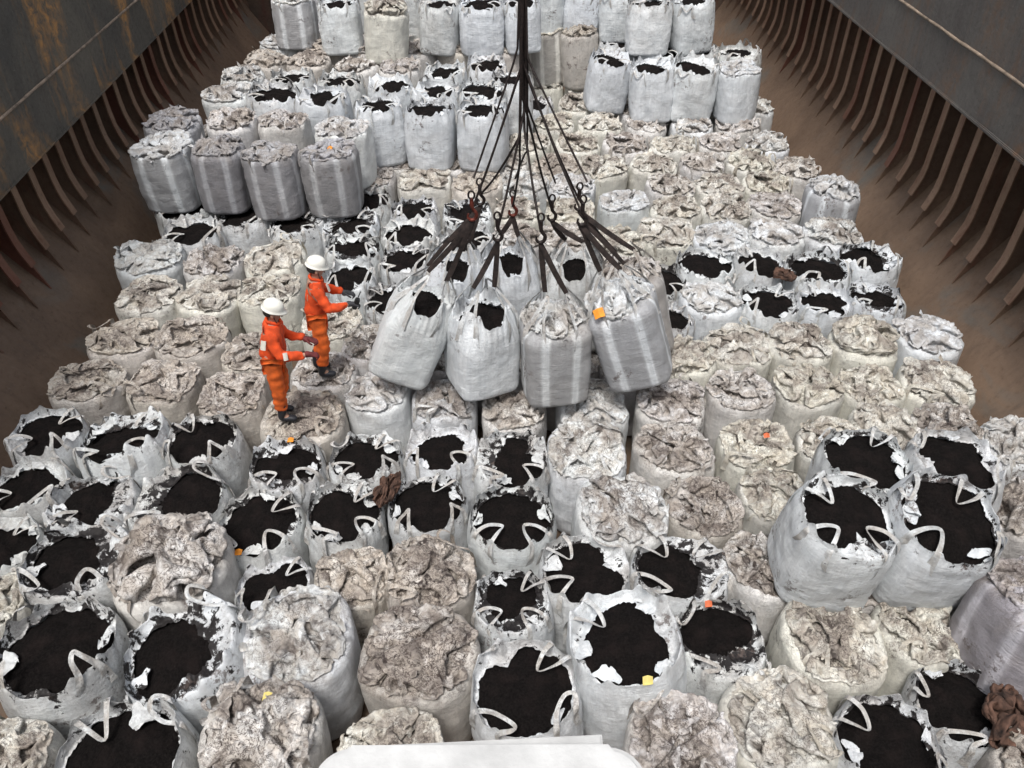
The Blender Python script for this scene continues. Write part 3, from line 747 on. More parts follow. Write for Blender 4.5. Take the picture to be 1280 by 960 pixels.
  (565, 202, 62, 'cf', 'p', 'closed bag below the open tier', {}),
  (632, 203, 62, 'ch', 'p', 'closed bag', {}),
  (694, 206, 62, 'cf', 'b', 'brown topped closed bag', {}),
  (755, 209, 62, 'ch', 'y', 'closed bag', {}),
  (817, 205, 62, 'c', 'y', 'closed bag', {}),
  (878, 204, 62, 'ch', 'p', 'closed bag', {}),
  (938, 203, 62, 'c', 'y', 'closed bag', {}),
  (995, 212, 62, 'ch', 'p', 'closed bag at the hull plate', {})]),
 ('third row before right stack', 0, [
  (662, 178, 58, 'ch', 'y', 'closed bag behind the wires', {}),
  (722, 180, 58, 'ch', 'y', 'closed bag', {}),
  (782, 181, 58, 'ch', 'p', 'closed bag', {}),
  (842, 180, 58, 'c', 'y', 'closed bag', {}),
  (900, 179, 58, 'ch', 'p', 'closed bag', {}),
  (958, 180, 58, 'ch', 'n', 'closed bag at the hull plate', {})]),
 ('second row before right stack', 0, [
  (692, 154, 56, 'ch', 'y', 'closed bag', {}),
  (750, 155, 56, 'ch', 'y', 'closed bag', {}),
  (808, 156, 56, 'cf', 'p', 'closed bag', {}),
  (865, 156, 56, 'c', 'n', 'closed bag', {}),
  (922, 156, 56, 'ch', 'p', 'closed bag at the hull plate', {})]),
 ('rearmost low row by wires', 0, [
  (668, 130, 54, 'o', 'n', 'small open bag right of the wires', {}),
  (724, 130, 54, 'ch', 'y', 'closed bag', {}),
  (942, 134, 52, 'ch', 'n', 'closed bag behind the right stack corner', {}),
  (680, 105, 50, 'ch', 'y', 'closed bag below the stained bag', {}),
  (730, 106, 50, 'ch', 'y', 'closed bag', {})]),
 # ---- raised tiers
 ('raised front bags at right', .98, [
  (1072, 645, 140, 'o', 'w', 'tilted clean white open bag', dict(lean=(9, 290), s=1.02)),
  (1200, 652, 142, 'o', 'w', 'tilted white open bag with printed smudges', dict(lean=(10, 290), s=1.04)),
  (1285, 728, 150, 'g', 'v', 'purple grey bag leaning at picture edge', dict(z=.75, lean=(14, 60)))]),
 ('raised rear bags at right', .95, [
  (1082, 576, 118, 'o', 'w', 'raised open bag with a wide mouth', {}),
  (1196, 582, 120, 'o', 'n', 'raised open bag with grimy side', {}),
  (1285, 640, 100, 'ch', 'p', 'closed bag cut by the picture edge', dict(z=.55))]),
 ('grey tier by left frames', 1.05, [
  (201, 182, 74, 'g', 'w', 'pale blue grey closed bag', {}),
  (272, 184, 68, 'g', 'g', 'dark grey belted closed bag', {}),
  (338, 190, 72, 'g', 'g', 'dark grey belted closed bag', {}),
  (410, 188, 72, 'g', 'g', 'dark grey closed bag with orange tag', {})]),
 ('row behind the grey tier', 1.0, [
  (215, 152, 68, 'ch', 'g', 'dirty closed bag against the frames', {}),
  (290, 150, 66, 'ch', 'p', 'closed bag', {}),
  (354, 150, 66, 'cf', 'p', 'closed bag', {}),
  (428, 160, 68, 'cf', 'n', 'closed bag beside the open tier', {})]),
 ('open tier left of the wires', 1.02, [
  (473, 131, 66, 'o', 'w', 'white open bag', {}),
  (537, 136, 66, 'o', 'w', 'white open bag with brown smudge', {}),
  (603, 137, 69, 'o', 'w', 'white open bag nearest the wires', {})]),
 ('second open row by wires', 1.02, [
  (335, 117, 66, 'o', 'n', 'open bag', {}),
  (404, 120, 68, 'o', 'w', 'open bag', {}),
  (488, 106, 62, 'o', 'w', 'open bag', {}),
  (545, 113, 62, 'o', 'w', 'open bag', {}),
  (604, 113, 64, 'o', 'w', 'open bag', {})]),
 ('third open row by wires', 1.02, [
  (290, 118, 62, 'ch', 'n', 'pale closed bag by the frames', {}),
  (364, 98, 62, 'o', 'n', 'open bag', {}),
  (424, 102, 60, 'o', 'n', 'open bag', {}),
  (556, 90, 58, 'o', 'w', 'open bag', {}),
  (638, 98, 56, 'o', 'n', 'open bag touching the wires', {})]),
 ('fourth upper row by wires', 1.0, [
  (302, 95, 58, 'ch', 'n', 'pale closed bag by the frames', {}),
  (608, 80, 56, 'o', 'n', 'open bag', {}),
  (500, 84, 58, 'ch', 'p', 'pinkish closed bag', {}),
  (445, 84, 58, 'ch', 'p', 'pinkish closed bag', {}),
  (385, 76, 56, 'ch', 'b', 'brown closed bag', {}),
  (333, 76, 56, 'ch', 'b', 'brown closed bag', {})]),
 ('upper row below far stack', 1.0, [
  (352, 54, 54, 'ch', 'n', 'closed bag by the frames', {}),
  (408, 58, 54, 'ch', 'b', 'brown closed bag', {}),
  (462, 62, 54, 'ch', 'p', 'closed bag', {}),
  (518, 62, 54, 'ch', 'p', 'closed bag', {}),
  (572, 60, 52, 'ch', 'b', 'tan closed bag', {}),
  (628, 60, 52, 'ch', 'b', 'tan closed bag', {})]),
 ('far left stack', 1.9, [
  (366, -2, 54, 'g', 'n', 'grey closed bag', {}),
  (422, 4, 56, 'o', 'w', 'open bag', {}),
  (483, 14, 60, 'cp', 'y', 'tall closed bag with greenish neck', dict(lean=(5, 20))),
  (550, 4, 54, 'o', 'n', 'open bag', {}),
  (602, 4, 60, 'o', 'w', 'large white open bag', {}),
  (650, 2, 50, 'o', 'w', 'open bag beside the wires', {})]),
 ('far left stack second row', 1.9, [
  (390, -24, 50, 'o', 'n', 'open bag', {}),
  (450, -20, 50, 'o', 'n', 'open bag', {}),
  (512, -10, 50, 'o', 'n', 'open bag', {}),
  (575, -20, 50, 'o', 'n', 'open bag', {}),
  (632, -22, 50, 'o', 'n', 'open bag', {})]),
 ('far right stack', 1.9, [
  (684, -16, 50, 'ch', 'w', 'closed bag', dict(z=1.95)),
  (728, -14, 52, 'o', 'w', 'open bag with a dark stain', {}),
  (774, -10, 52, 'o', 'w', 'open bag', {}),
  (813, 4, 56, 'o', 'n', 'open bag with brown stain', {}),
  (866, 2, 56, 'o', 'w', 'open bag with brown blotch', {})]),
 ('pair right of the wires', 1.15, [
  (681, 36, 47, 'g', 'y', 'square bag with brown bottom stain', {}),
  (724, 40, 50, 'ch', 'd', 'closed bag with dark crumpled top', {})]),
 ('right stack front row', 1.0, [
  (765, 75, 58, 'o', 'w', 'open bag leaning to the right', dict(lean=(8, 330))),
  (817, 84, 60, 'o', 'w', 'square open bag', {}),
  (871, 84, 60, 'o', 'w', 'open bag with tilted mouth', dict(lean=(6, 330))),
  (922, 86, 56, 'cu', 'w', 'closed bag', {})]),
 ('right stack second row', 1.0, [
  (776, 54, 54, 'o', 'n', 'open bag', {}),
  (826, 64, 54, 'o', 'w', 'open bag', {}),
  (876, 64, 54, 'o', 'n', 'open bag', {}),
  (920, 66, 54, 'o', 'n', 'open bag by the hull frames', {}),
  (770, 34, 50, 'o', 'n', 'open bag behind the leaning bag', {})]),
]
ORD = ['first', 'second', 'third', 'fourth', 'fifth', 'sixth', 'seventh', 'eighth', 'ninth', 'tenth', 'eleventh', 'twelfth', 'thirteenth', 'fourteenth', 'fifteenth', 'sixteenth']
bags = []
for phrase, z0, ents in ROWS:
    order = sorted(range(len(ents)), key=lambda i: ents[i][0])
    for n, i in enumerate(order):
        x, y, wd, kind, tint, look, op = ents[i]
        z = op.get('z', z0); P = at_z(x, y, z)
        zc = (P - CAM).dot(cf); s = wd * zc / FPX / .90 * .97
        s = op.get('s', min(1.2, max(.82, s)))
        tier = 0 if z0 < .6 else (1 if z0 < 1.5 else 2)
        if 'z' in op and op['z'] < .6: tier = 0
        nm = 'leftmost' if n == 0 else ('rightmost' if n == len(ents) - 1 else ORD[n] + ' from left')
        words = (look + ', ' + nm + ' in ' + phrase)
        if len(words.split()) > 16: print('LONG', words)
        bags.append(dict(p=P, s=s, kind=kind, tint=tint, label=words, op=op, tier=tier, px=(x, y), hidden=False))
# settle: push overlapping neighbours of one tier a little apart
XL, XR = -5.80, 6.0
def settle(B, it=40, k=.84):
    for _ in range(it):
        for i in range(len(B)):
            for j in range(i + 1, len(B)):
                a, b = B[i], B[j]
                if a['tier'] != b['tier']: continue
                d = Vector((b['p'].x - a['p'].x, b['p'].y - a['p'].y)); L = d.length
                m = k * .5 * (a['s'] + b['s'])
                if 1e-6 < L < m:
                    wa = .12 if a['hidden'] == b['hidden'] else (.24 if a['hidden'] else 0.); wb = .24 - wa
                    d = d / L * (m - L); a['p'].x -= d.x * wa; a['p'].y -= d.y * wa; b['p'].x += d.x * wb; b['p'].y += d.y * wb
settle(bags)
# bags buried under the raised tiers carry them
def buried(tier, zt):
    out = []
    up = [b for b in bags if b['tier'] > tier]
    for iy in range(0, 34):
        for ix in range(-8, 9):
            x = .4 + ix * .88 + (.44 if iy % 2 else 0); y = 2.2 + iy * .78
            if x < XL + .35 or x > XR - .45: continue
            if tier == 0 and not any((b['p'].x - x) ** 2 + (b['p'].y - y) ** 2 < .75 ** 2 for b in up): continue
            if tier == 1 and not any(b['tier'] == 2 and (b['p'].x - x) ** 2 + (b['p'].y - y) ** 2 < .6 ** 2 for b in up): continue
            if any(b['tier'] == tier and (b['p'].x - x) ** 2 + (b['p'].y - y) ** 2 < (.70 * b['s']) ** 2 for b in bags + out): continue
            out.append(dict(p=Vector((x, y, zt)), s=.95, kind='c', tint='p', label='closed bulk bag buried beneath the stacked upper bags', op={}, tier=tier, px=None, hidden=True))
    return out
hid1 = buried(1, .99); bags += hid1
hid0 = buried(0, 0.0); bags += hid0
settle(bags, 25, .80)

TAGS = {(330, 902): [('tag_y', .02, .24)], (897, 800): [('tag_r', -.05, .34)], (320, 655): [('tag_o', -.10, -.40)],
        (350, 594): [('tag_o', .0, .36)], (947, 561): [('tag_r', .12, .05)], (410, 188): [('tag_o', .05, -.1)], (1068, 648): [('tag_b', 0.05, -.455)], (763, 805): [('tag_y', .1, -.40)]}
g = random.Random(5)
for b in bags:
    root = build_bag('os' if b['kind'] == 'o' and b['tier'] > 0 else b['kind'], b['tint'], g)
    base = {0: FLOOR, 1: .0, 2: .96}[b['tier']]
    if b['op'].get('z') is not None and b['tier'] == 1: base = b['op']['z'] - .97
    if 'belted bag standing' in b['label']: base = FLOOR
    h = b['p'].z - base + (.0 if b['kind'] == 'o' else .04)
    rz = g.uniform(-.25, .25) + g.choice([0, math.pi / 2, math.pi, -math.pi / 2])
    lean, az = b['op'].get('lean', (g.uniform(0, 4.2), g.uniform(0, 360)))
    ax = Vector((-math.sin(R(az)), math.cos(R(az)), 0))
    rm = Matrix.Rotation(R(lean), 3, ax) @ Matrix.Rotation(rz, 3, 'Z')
    top = rm @ Vector((0, 0, h))
    root.rotation_euler = rm.to_euler(); root.scale = (b['s'] * g.uniform(.95, 1.05), b['s'] * g.uniform(.95, 1.05), h)
    root.location = (b['p'].x - top.x, b['p'].y - top.y, base + .45 * math.sin(R(lean)) * .4)
    grp = 'bulk bags buried under the upper tiers' if b['hidden'] else ('open bulk bags of black powder' if b['kind'] == 'o' else 'closed bulk bags with crumpled necks')
    tag(root, b['label'], 'bulk bag', grp)
    for (tm, tx, ty) in TAGS.get(b['px'], []):
        v = [(-.036, -.028, 0), (.036, -.022, .008), (.040, .028, .015), (-.03, .030, .006), (0, -.03, .014), (.004, .034, .022)]
        me = mesh_np('label_tag', v, [(0, 4, 5, 3), (4, 1, 2, 5)])
        o = link('label_tag', me, M[tm], root, False)
        zz = 1.045 if b['kind'] == 'o' else 1.03
        inv = Matrix.Rotation(-rz, 3, 'Z'); q = inv @ Vector((tx / 1., ty / 1., 0))
        if tm == 'tag_b': zz = .86; o.rotation_euler = (R(85), 0, -rz)
        else: o.rotation_euler = (R(12), R(8), -rz)
        o.location = (q.x, q.y, zz)
    # stains that only some bags carry

# ------------------------------------------------------------------ suspended bags and their slings
SUSP = [  # px, py of the body middle, depth, tilt deg (leans sideways), kind, tint, height, label, knot px, knot py
 (518, 414, 9.3, 23, 'ho', 'w', 1.02, 'suspended open bag swinging out at front left', (590, 262)),
 (603, 430, 9.2, 3, 'ho', 'w', .98, 'suspended open bag, second from left in front', (622, 288)),
 (694, 438, 9.1, -1, 'hc', 'n', 1.0, 'suspended closed grey belted bag, third in front', (676, 290)),
 (786, 414, 9.0, -18, 'hc', 'w', 1.08, 'suspended closed bag with orange tag, front right', (728, 268)),
 (566, 382, 10.15, 9, 'ho', 'w', 1.05, 'suspended open bag behind the front left one', (600, 244)),
 (636, 372, 10.2, 1, 'ho', 'w', 1.05, 'suspended open bag, second from left behind', (641, 258)),
 (718, 380, 10.1, -2, 'ho', 'n', 1.05, 'suspended open bag, third from left behind', (690, 264)),
 (794, 384, 9.95, -14, 'hc', 'p', 1.05, 'suspended pinkish closed bag behind the tagged one', (724, 250)),
]
JUNC = at_y(655, 135, at_d(655, 400, 9.5).y)
def strand(name, P, r, mat, parent=None, seg=7, tw=.12):
    V, F = tube(P, r, seg, tw); return link(name, mesh_np(name, V, F), mat, parent)
def sag_line(a, b, n=12, sag=.0):
    return [a.lerp(b, i / n) + Vector((0, 0, -sag * math.sin(math.pi * i / n))) for i in range(n + 1)]
for i, (px, py, dep, tilt, kind, tint, h, lab, kn) in enumerate(SUSP):
    root = build_bag(kind, tint, g)
    c = at_d(px, py, dep)
    rz = R(6 * (i % 3 - 1)) + (R(22) if i == 1 else 0)
    rm = Matrix.Rotation(R(tilt), 3, 'Y') @ Matrix.Rotation(rz, 3, 'Z')
    root.rotation_euler = rm.to_euler(); root.scale = (.93, .93, h)
    root.location = c - rm @ Vector((0, 0, .55 * h))
    if root.location.z < .12: root.location.z = .12
    tag(root, lab, 'bulk bag', 'bulk bags hanging from the crane slings')
    if i == 3:
        v = [(-.06, -.05, 0), (.06, -.05, .01), (.06, .05, .02), (-.06, .05, .008), (0, -.05, .02), (0, .05, .03)]
        o = link('label_tag', mesh_np('label_tag', v, [(0, 4, 5, 3), (4, 1, 2, 5)]), M['tag_o'], root, False)
        o.location = (-.22, -.34, 1.07); o.rotation_euler = (R(35), 0, R(10))
    # sling: rope from the crane bundle to a hook, webbing from the hook to the lifting loops
    cy = c.y; K = at_y(kn[0], kn[1], c.y)
    sl = empty('wire_sling', JUNC)
    off = Vector((.035 * math.cos(i * .785), .035 * math.sin(i * .785), 0))
    top = at_y(654, (60, 130, 150, 70, 170, 190, 120, 90)[i], JUNC.y) + off; JS = top - off
    T = Vector((top.x + off.x * .4, top.y, 11.5))
    rope = [T.lerp(top, k / 14) - JUNC + Vector((.012 * math.sin(k * 1.3 + i), .012 * math.cos(k * .9 + i), 0)) for k in range(15)]
    rope += [p - JUNC for p in sag_line(top, K, 12, .05)][1:]
    strand('rope', rope, .0125, M['rope'], sl)
    if i in (0, 3, 5, 6):
        strand('rope', [T.lerp(JS + off * -1.2, k / 10) - JUNC + Vector((.02 * math.sin(k + i), 0, 0)) for k in range(11)] + [p - JUNC for p in sag_line(JS - off * 1.2, K + Vector((.03, 0, .35)), 8, .0)][1:], .0105, M['rope'], sl)
    # hook with shackle
    hk = [Vector((0, 0, .16)), Vector((0, 0, .06)), Vector((.015, 0, 0)), Vector((.055, 0, -.06)), Vector((.04, 0, -.13)), Vector((-.015, 0, -.15)), Vector((-.055, 0, -.11)), Vector((-.05, 0, -.06))]
    ho = strand('hook', [K - JUNC + p * .8 for p in catmull(hk, 4)], [.022] * 5 + [.020] * 16 + [.016] * 4 + [.011] * 4, M['hook'] if i in (0, 5) else M['rope'], sl, 8, 0)
    ring = [Vector((.032 * math.cos(a), 0, .165 + .045 * math.sin(a))) for a in np.linspace(-math.pi / 2, 1.5 * math.pi, 17)]
    strand('shackle', [K - JUNC + p for p in ring], .011, M['rope'], sl, 6, 0)
    for sgn in (-1, 1):
        e = root.location + rm @ Vector((sgn * .115 * .97, -.03 * sgn, 1.335 * h))
        a = K + Vector((0, 0, -.13))
        Pp = sag_line(a, e, 8, .02); side = (e - a).cross(Vector((0, 1, .3))).normalized()
        V, F = ribbon([p - JUNC for p in Pp], [.045, .055, .06, .06, .06, .06, .06, .055, .05], [Vector((.15 * sgn + .3 * math.sin(q_ * .5 + i), -1, .25)) for q_ in range(9)], .004)
        link('webbing_strap', mesh_np('webbing_strap', V, F), M['web'], sl, False)
        if i not in (0, 3): continue
        V, F = ribbon([p - JUNC + Vector((.03 * sgn, .05, 0)) for p in sag_line(a, e + Vector((.02, .06, 0)), 8, -.015)], [.035, .045, .05, .05, .05, .05, .05, .045, .04], [Vector((.6 * sgn, -1, .1))] * 9, .004)
        link('webbing_strap', mesh_np('webbing_strap', V, F), M['web'], sl, False)
    tag(sl, 'dark wire sling holding the ' + lab.replace('suspended ', '').split(',')[0], 'sling', 'wire slings of the crane lift')

# ------------------------------------------------------------------ ship's hold
def rib_profile(top, sg=-1):
    if sg > 0: return [(0, 0), (.06, .19), (.12, .38), (.175, .55), (.215, .70), (.23, .86), (.235, 1.5), (.24, top), (.95, top), (.95, 1.32)]
    return [(0, 0), (.06, .19), (.125, .40), (.19, .62), (.225, .80), (.24, 1.0), (.245, 1.5), (.25, top), (.95, top), (.95, 1.32)]
Y0, Y1 = -1.2, 24.0
def hull(sg, xf, xt, zt, xc, zcb, zseam, lab, cm, lab2):
    root = empty('hull_side', (sg * xf, (Y0 + Y1) / 2, FLOOR)); inv = root.location
    def quad_sheet(name, prof, mat, ny=60, amp=.012, parent=root):
        V = []; ys = np.linspace(Y0, Y1, ny)
        for y in ys:
            for (x, z) in prof:
                a = amp * mnoise.noise(Vector((x * 1.3, y * .8, z * 1.3)))
                V.append((sg * (x + a) - inv.x, y - inv.y, z - inv.z))
        return link(name, mesh_np(name, V, grid_faces(ny, len(prof), False, flip=sg > 0)), mat, parent)
    slope = (xt - xf) / (zt - FLOOR)
    hx = xt + .95; hz = zt + .95 / slope
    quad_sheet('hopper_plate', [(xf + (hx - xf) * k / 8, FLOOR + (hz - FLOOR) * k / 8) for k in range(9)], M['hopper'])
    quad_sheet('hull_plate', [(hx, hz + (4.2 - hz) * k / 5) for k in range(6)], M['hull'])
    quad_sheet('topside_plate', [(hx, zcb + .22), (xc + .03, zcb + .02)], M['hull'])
    top = zcb - zt + .3
    n = 0; y = .35
    rnd = random.Random(3 if sg > 0 else 9)
    while y < Y1:
        bm = bmesh.new(); yy = y + rnd.uniform(-.02, .02); P = rib_profile(top, sg); P = [(px, pz if pz != 1.32 else .95 / slope - .02) for px, pz in P]
        # gently uneven web plate
        jx = rnd.uniform(-.012, .012)
        for s in (-.013, .013):
            vs = [bm.verts.new((sg * (xt + a + jx) - inv.x, yy + s - inv.y, zt + b - inv.z)) for a, b in P]
            bm.faces.new(vs)
        bm.verts.ensure_lookup_table(); m = len(P)
        for k in range(m):
            bm.faces.new((bm.verts[k], bm.verts[(k + 1) % m], bm.verts[m + (k + 1) % m], bm.verts[m + k]))
        # narrow face bar along the inner edge
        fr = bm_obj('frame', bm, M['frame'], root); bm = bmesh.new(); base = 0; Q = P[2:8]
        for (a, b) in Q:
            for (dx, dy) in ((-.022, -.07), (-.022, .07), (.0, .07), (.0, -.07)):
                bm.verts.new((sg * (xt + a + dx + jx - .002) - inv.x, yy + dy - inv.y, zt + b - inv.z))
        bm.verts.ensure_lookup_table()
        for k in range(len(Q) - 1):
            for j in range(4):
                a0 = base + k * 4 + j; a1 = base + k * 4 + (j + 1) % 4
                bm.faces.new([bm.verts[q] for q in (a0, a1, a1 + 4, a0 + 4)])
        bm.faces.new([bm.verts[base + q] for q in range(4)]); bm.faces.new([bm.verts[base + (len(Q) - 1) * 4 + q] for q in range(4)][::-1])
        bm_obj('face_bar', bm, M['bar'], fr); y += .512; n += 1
    tag(root, lab, 'hull side')
    # hatch coaming
    c = empty('hatch_coaming', (sg * xc, (Y0 + Y1) / 2, zcb)); inv = c.location
    quad_sheet('coaming_plate', [(xc + .001 * k, zcb + (4.7 - zcb) * k / 6) for k in range(7)], cm, parent=c, amp=.02)
    bm = bmesh.new(); L = Y1 - Y0
    box_bm(bm, (sg * .045, 0, .015), (.13, L, .05)); bm_obj('lower_lip', bm, cm, c, bevel=.012)
    P = [Vector((-sg * .004 + .006 * mnoise.noise(Vector((0, y * 2, 3))), y - inv.y, zseam - inv.z + .008 * mnoise.noise(Vector((5, y * 1.7, 3))))) for y in np.linspace(Y0, Y1, 160)]
    strand('weld_seam', P, [.020 + .007 * mnoise.noise(Vector((9, y * 5, 1))) for y in np.linspace(Y0, Y1, 160)], M['seam'], c, 6, .1)
    bm = bmesh.new(); box_bm(bm, (sg * .9, 0, 4.73 - zcb), (1.9, L, .06)); bm_obj('deck_plate', bm, cm, c)
    tag(c, lab2, 'coaming')
hull(-1, 5.86, 6.475, -.075, 6.3, 1.61, 2.38, 'rusty ribbed hull side on the left of the hold', M['coam'], 'dark coaming with orange rust in upper left corner')
hull(1, 6.05, 6.67, -.08, 6.3, 2.20, 2.92, 'rusty ribbed hull side on the right of the hold', M['coam2'], 'grey brown coaming in the upper right corner')
bm = bmesh.new()
for yy in range(26):
    for xx in range(13):
        bmesh.ops.create_grid(bm, x_segments=1, y_segments=1, size=.5, matrix=Matrix.Translation((xx * 1. - 5.95, yy + Y0 + .5, FLOOR - .004)))
bmesh.ops.remove_doubles(bm, verts=bm.verts, dist=.001)
o = bm_obj('hold_floor', bm, M['hopper']); tag(o, 'rusty steel floor of the hold beneath the bags', None, None, 'structure')
for (yy, nm, lb, top) in ((Y1, 'end_bulkhead', 'rusty bulkhead closing the far end of the hold', 5.2), (Y0, 'end_bulkhead', 'rusty bulkhead closing the near end of the hold', 4.3)):
    bm = bmesh.new(); r0 = 0
    n = 28
    for k in range(n):                                                   # corrugated plate
        x0 = -7.6 + 15.2 * k / n
        box_bm(bm, (x0 + 15.2 / n / 2, yy + (.12 if k % 2 else -.12), (top + FLOOR) / 2), (15.2 / n - .004, .04, top - FLOOR))
        box_bm(bm, (x0, yy, (top + FLOOR) / 2), (.03, .27, top - FLOOR - .01))
    o = bm_obj(nm, bm, M['hull']); tag(o, lb, 'bulkhead')

# sea-grey deck outside the hatch, reaching to the ship's side
bm = bmesh.new()
for s in (-1, 1):
    box_bm(bm, (s * 12, 12, 4.60), (8.0, 60, .1))
box_bm(bm, (0, -5.0, 4.20), (32, 7.4, .1))
o = bm_obj('deck', bm, M['coam2']); tag(o, 'painted steel deck beside the hatch', None, None, 'structure')

# ------------------------------------------------------------------ white cabinet at the lower picture edge
zt = 4.95
A = at_z(388, 932, zt); B = at_z(797, 932, zt); Cc = at_z(600, 924, zt)
yF = Cc.y; cx0 = (A.x + B.x) / 2; wdt = B.x - A.x
cab = empty('white_cabinet', (cx0, yF - .35, 4.25)); cab.rotation_euler = (0, 0, R(-2))
def rrect(w_, d_, r_, n=8):
    out = []
    for (sx, sy, a0) in ((1, 1, 0), (-1, 1, 90), (-1, -1, 180), (1, -1, 270)):
        for k in range(n + 1):
            a = R(a0 + 90 * k / n); out.append((sx * (w_ / 2 - r_) + r_ * math.cos(a), sy * (d_ / 2 - r_) + r_ * math.sin(a)))
    return out
def prism(name, pts, z0, z1, mat, parent, off=(0, 0), bev=.012):
    bm = bmesh.new(); lo = [bm.verts.new((x + off[0], y + off[1], z0)) for x, y in pts]; hi = [bm.verts.new((x + off[0], y + off[1], z1)) for x, y in pts]
    bm.faces.new(lo[::-1]); tf = bm.faces.new(hi); n = len(pts)
    for k in range(n): bm.faces.new((lo[k], lo[(k + 1) % n], hi[(k + 1) % n], hi[k]))
    bmesh.ops.bevel(bm, geom=list(tf.edges), offset=bev, segments=3, affect='EDGES')
    return bm_obj(name, bm, mat, parent)
prism('lid', rrect(wdt, .72, .065), .66, .70, M['white'], cab, (0, -.02))
prism('housing', rrect(wdt - .05, .62, .05), .0, .66, M['white'], cab, (0, -.08))
e1 = at_z(745, 917, zt - .03); e0 = at_z(425, 928, zt - .03)
prism('front_strip', [(e0.x - cx0, .0), (e1.x - cx0, .0), (e1.x - cx0, .05), (e0.x - cx0, .028)], .56, .655, M['white'], cab, (0, e1.y - (yF - .35) - .035), .004)
for dx_, dy_ in ((.02, .20), (.12, .21)):
    bm = bmesh.new(); bmesh.ops.create_uvsphere(bm, u_segments=10, v_segments=6, radius=.006); bmesh.ops.scale(bm, vec=(1, 1, .3), verts=bm.verts)
    o = bm_obj('rivet', bm, M['seam'], cab); o.location = (dx_, dy_, .701)
tag(cab, 'white painted metal cabinet with rounded corner at the bottom edge', 'cabinet')

# ------------------------------------------------------------------ brown rags
def rag(name, px, py, z, size, lab, seed, mat, asp=(1, .6), hm=.16):
    P, n = relax_cloth(seed, 1.5, .5, hm, 0., 2)
    V = (P * np.array([size / .4 * asp[0] * .5, size / .4 * asp[1] * .5, size / .4 * .55])); X, Y = P[..., 0] / .4, P[..., 1] / .4
    V = V * (1 + .22 * vn(np.cos(np.arctan2(Y, X)) * 3, np.sin(np.arctan2(Y, X)) * 3, 0 * X, seed)[..., None]); V[..., 2] += .02 - .05 * size * (X ** 2 + Y ** 2)
    o = link(name, mesh_np(name, V.reshape(-1, 3), grid_faces(n, n, False)), mat); o.location = at_z(px, py, z); o.rotation_euler = (R(6), R(5), R(70))
    tag(o, lab, 'rag'); return o
rag('rag', 484, 612, .10, .46, 'torn brown rag lying between two open bags', 41, M['rag'], (1, .45))
rag('rag', 979, 345, .08, .36, 'round brown cloth lump between open bags on the right', 43, M['rag'], (.8, .8))
rag('rag', 1262, 900, .22, .62, 'dark brown frayed cloth in the lower right corner', 45, M['rag'], (1, .6))

# ------------------------------------------------------------------ the two workers
def skin_mesh(name, P, E, Rd, mat, parent, sub=2, root=0):
    me = bpy.data.meshes.new(name); me.from_pydata([Vector(p) for p in P], E, []); me.update()
    o = bpy.data.objects.new(name, me); col.objects.link(o)
    sk = o.modifiers.new('s', 'SKIN'); sk.use_smooth_shade = True
    lay = me.skin_vertices[0].data
    for i, r_ in enumerate(Rd):
        lay[i].radius = (r_, r_) if not hasattr(r_, '__len__') else r_
        lay[i].use_root = (i == root)
    sb = o.modifiers.new('u', 'SUBSURF'); sb.levels = sub; sb.render_levels = sub
    dg = bpy.context.evaluated_depsgraph_get(); dg.update()
    m2 = bpy.data.meshes.new_from_object(o.evaluated_get(dg)); bpy.data.objects.remove(o); m2.name = name
    return link(name, m2, mat, parent)
def chain(lst):
    P, E, Rd, idx = [], [], [], {}
    for seg in lst:
        prev = None
        for it in seg:
            if isinstance(it, str): prev = idx[it]; continue
            nm, p, r_ = it; P.append(p); Rd.append(r_); idx[nm] = len(P) - 1
            if prev is not None: E.append((prev, len(P) - 1))
            prev = len(P) - 1
    return P, E, Rd
def rumple(o, amp, f, seed):
    me = o.data
    for v in me.vertices:
        n_ = mnoise.noise(Vector((v.co.x * f, v.co.y * f, v.co.z * f * 1.5 + seed))) + .6 * (abs(mnoise.noise(Vector((v.co.x * f * 2, v.co.y * f * 2, v.co.z * f * 3 + seed)))) - .25)
        v.co += v.normal * n_ * amp
def ell(name, c, r_, mat, parent, rot=None, seg=20):
    bm = bmesh.new(); bmesh.ops.create_uvsphere(bm, u_segments=seg, v_segments=seg // 2 + 2, radius=1); bmesh.ops.scale(bm, vec=r_, verts=bm.verts)
    if rot: bmesh.ops.rotate(bm, cent=(0, 0, 0), matrix=rot, verts=bm.verts)
    bmesh.ops.translate(bm, vec=c, verts=bm.verts); return bm_obj(name, bm, mat, parent, True)
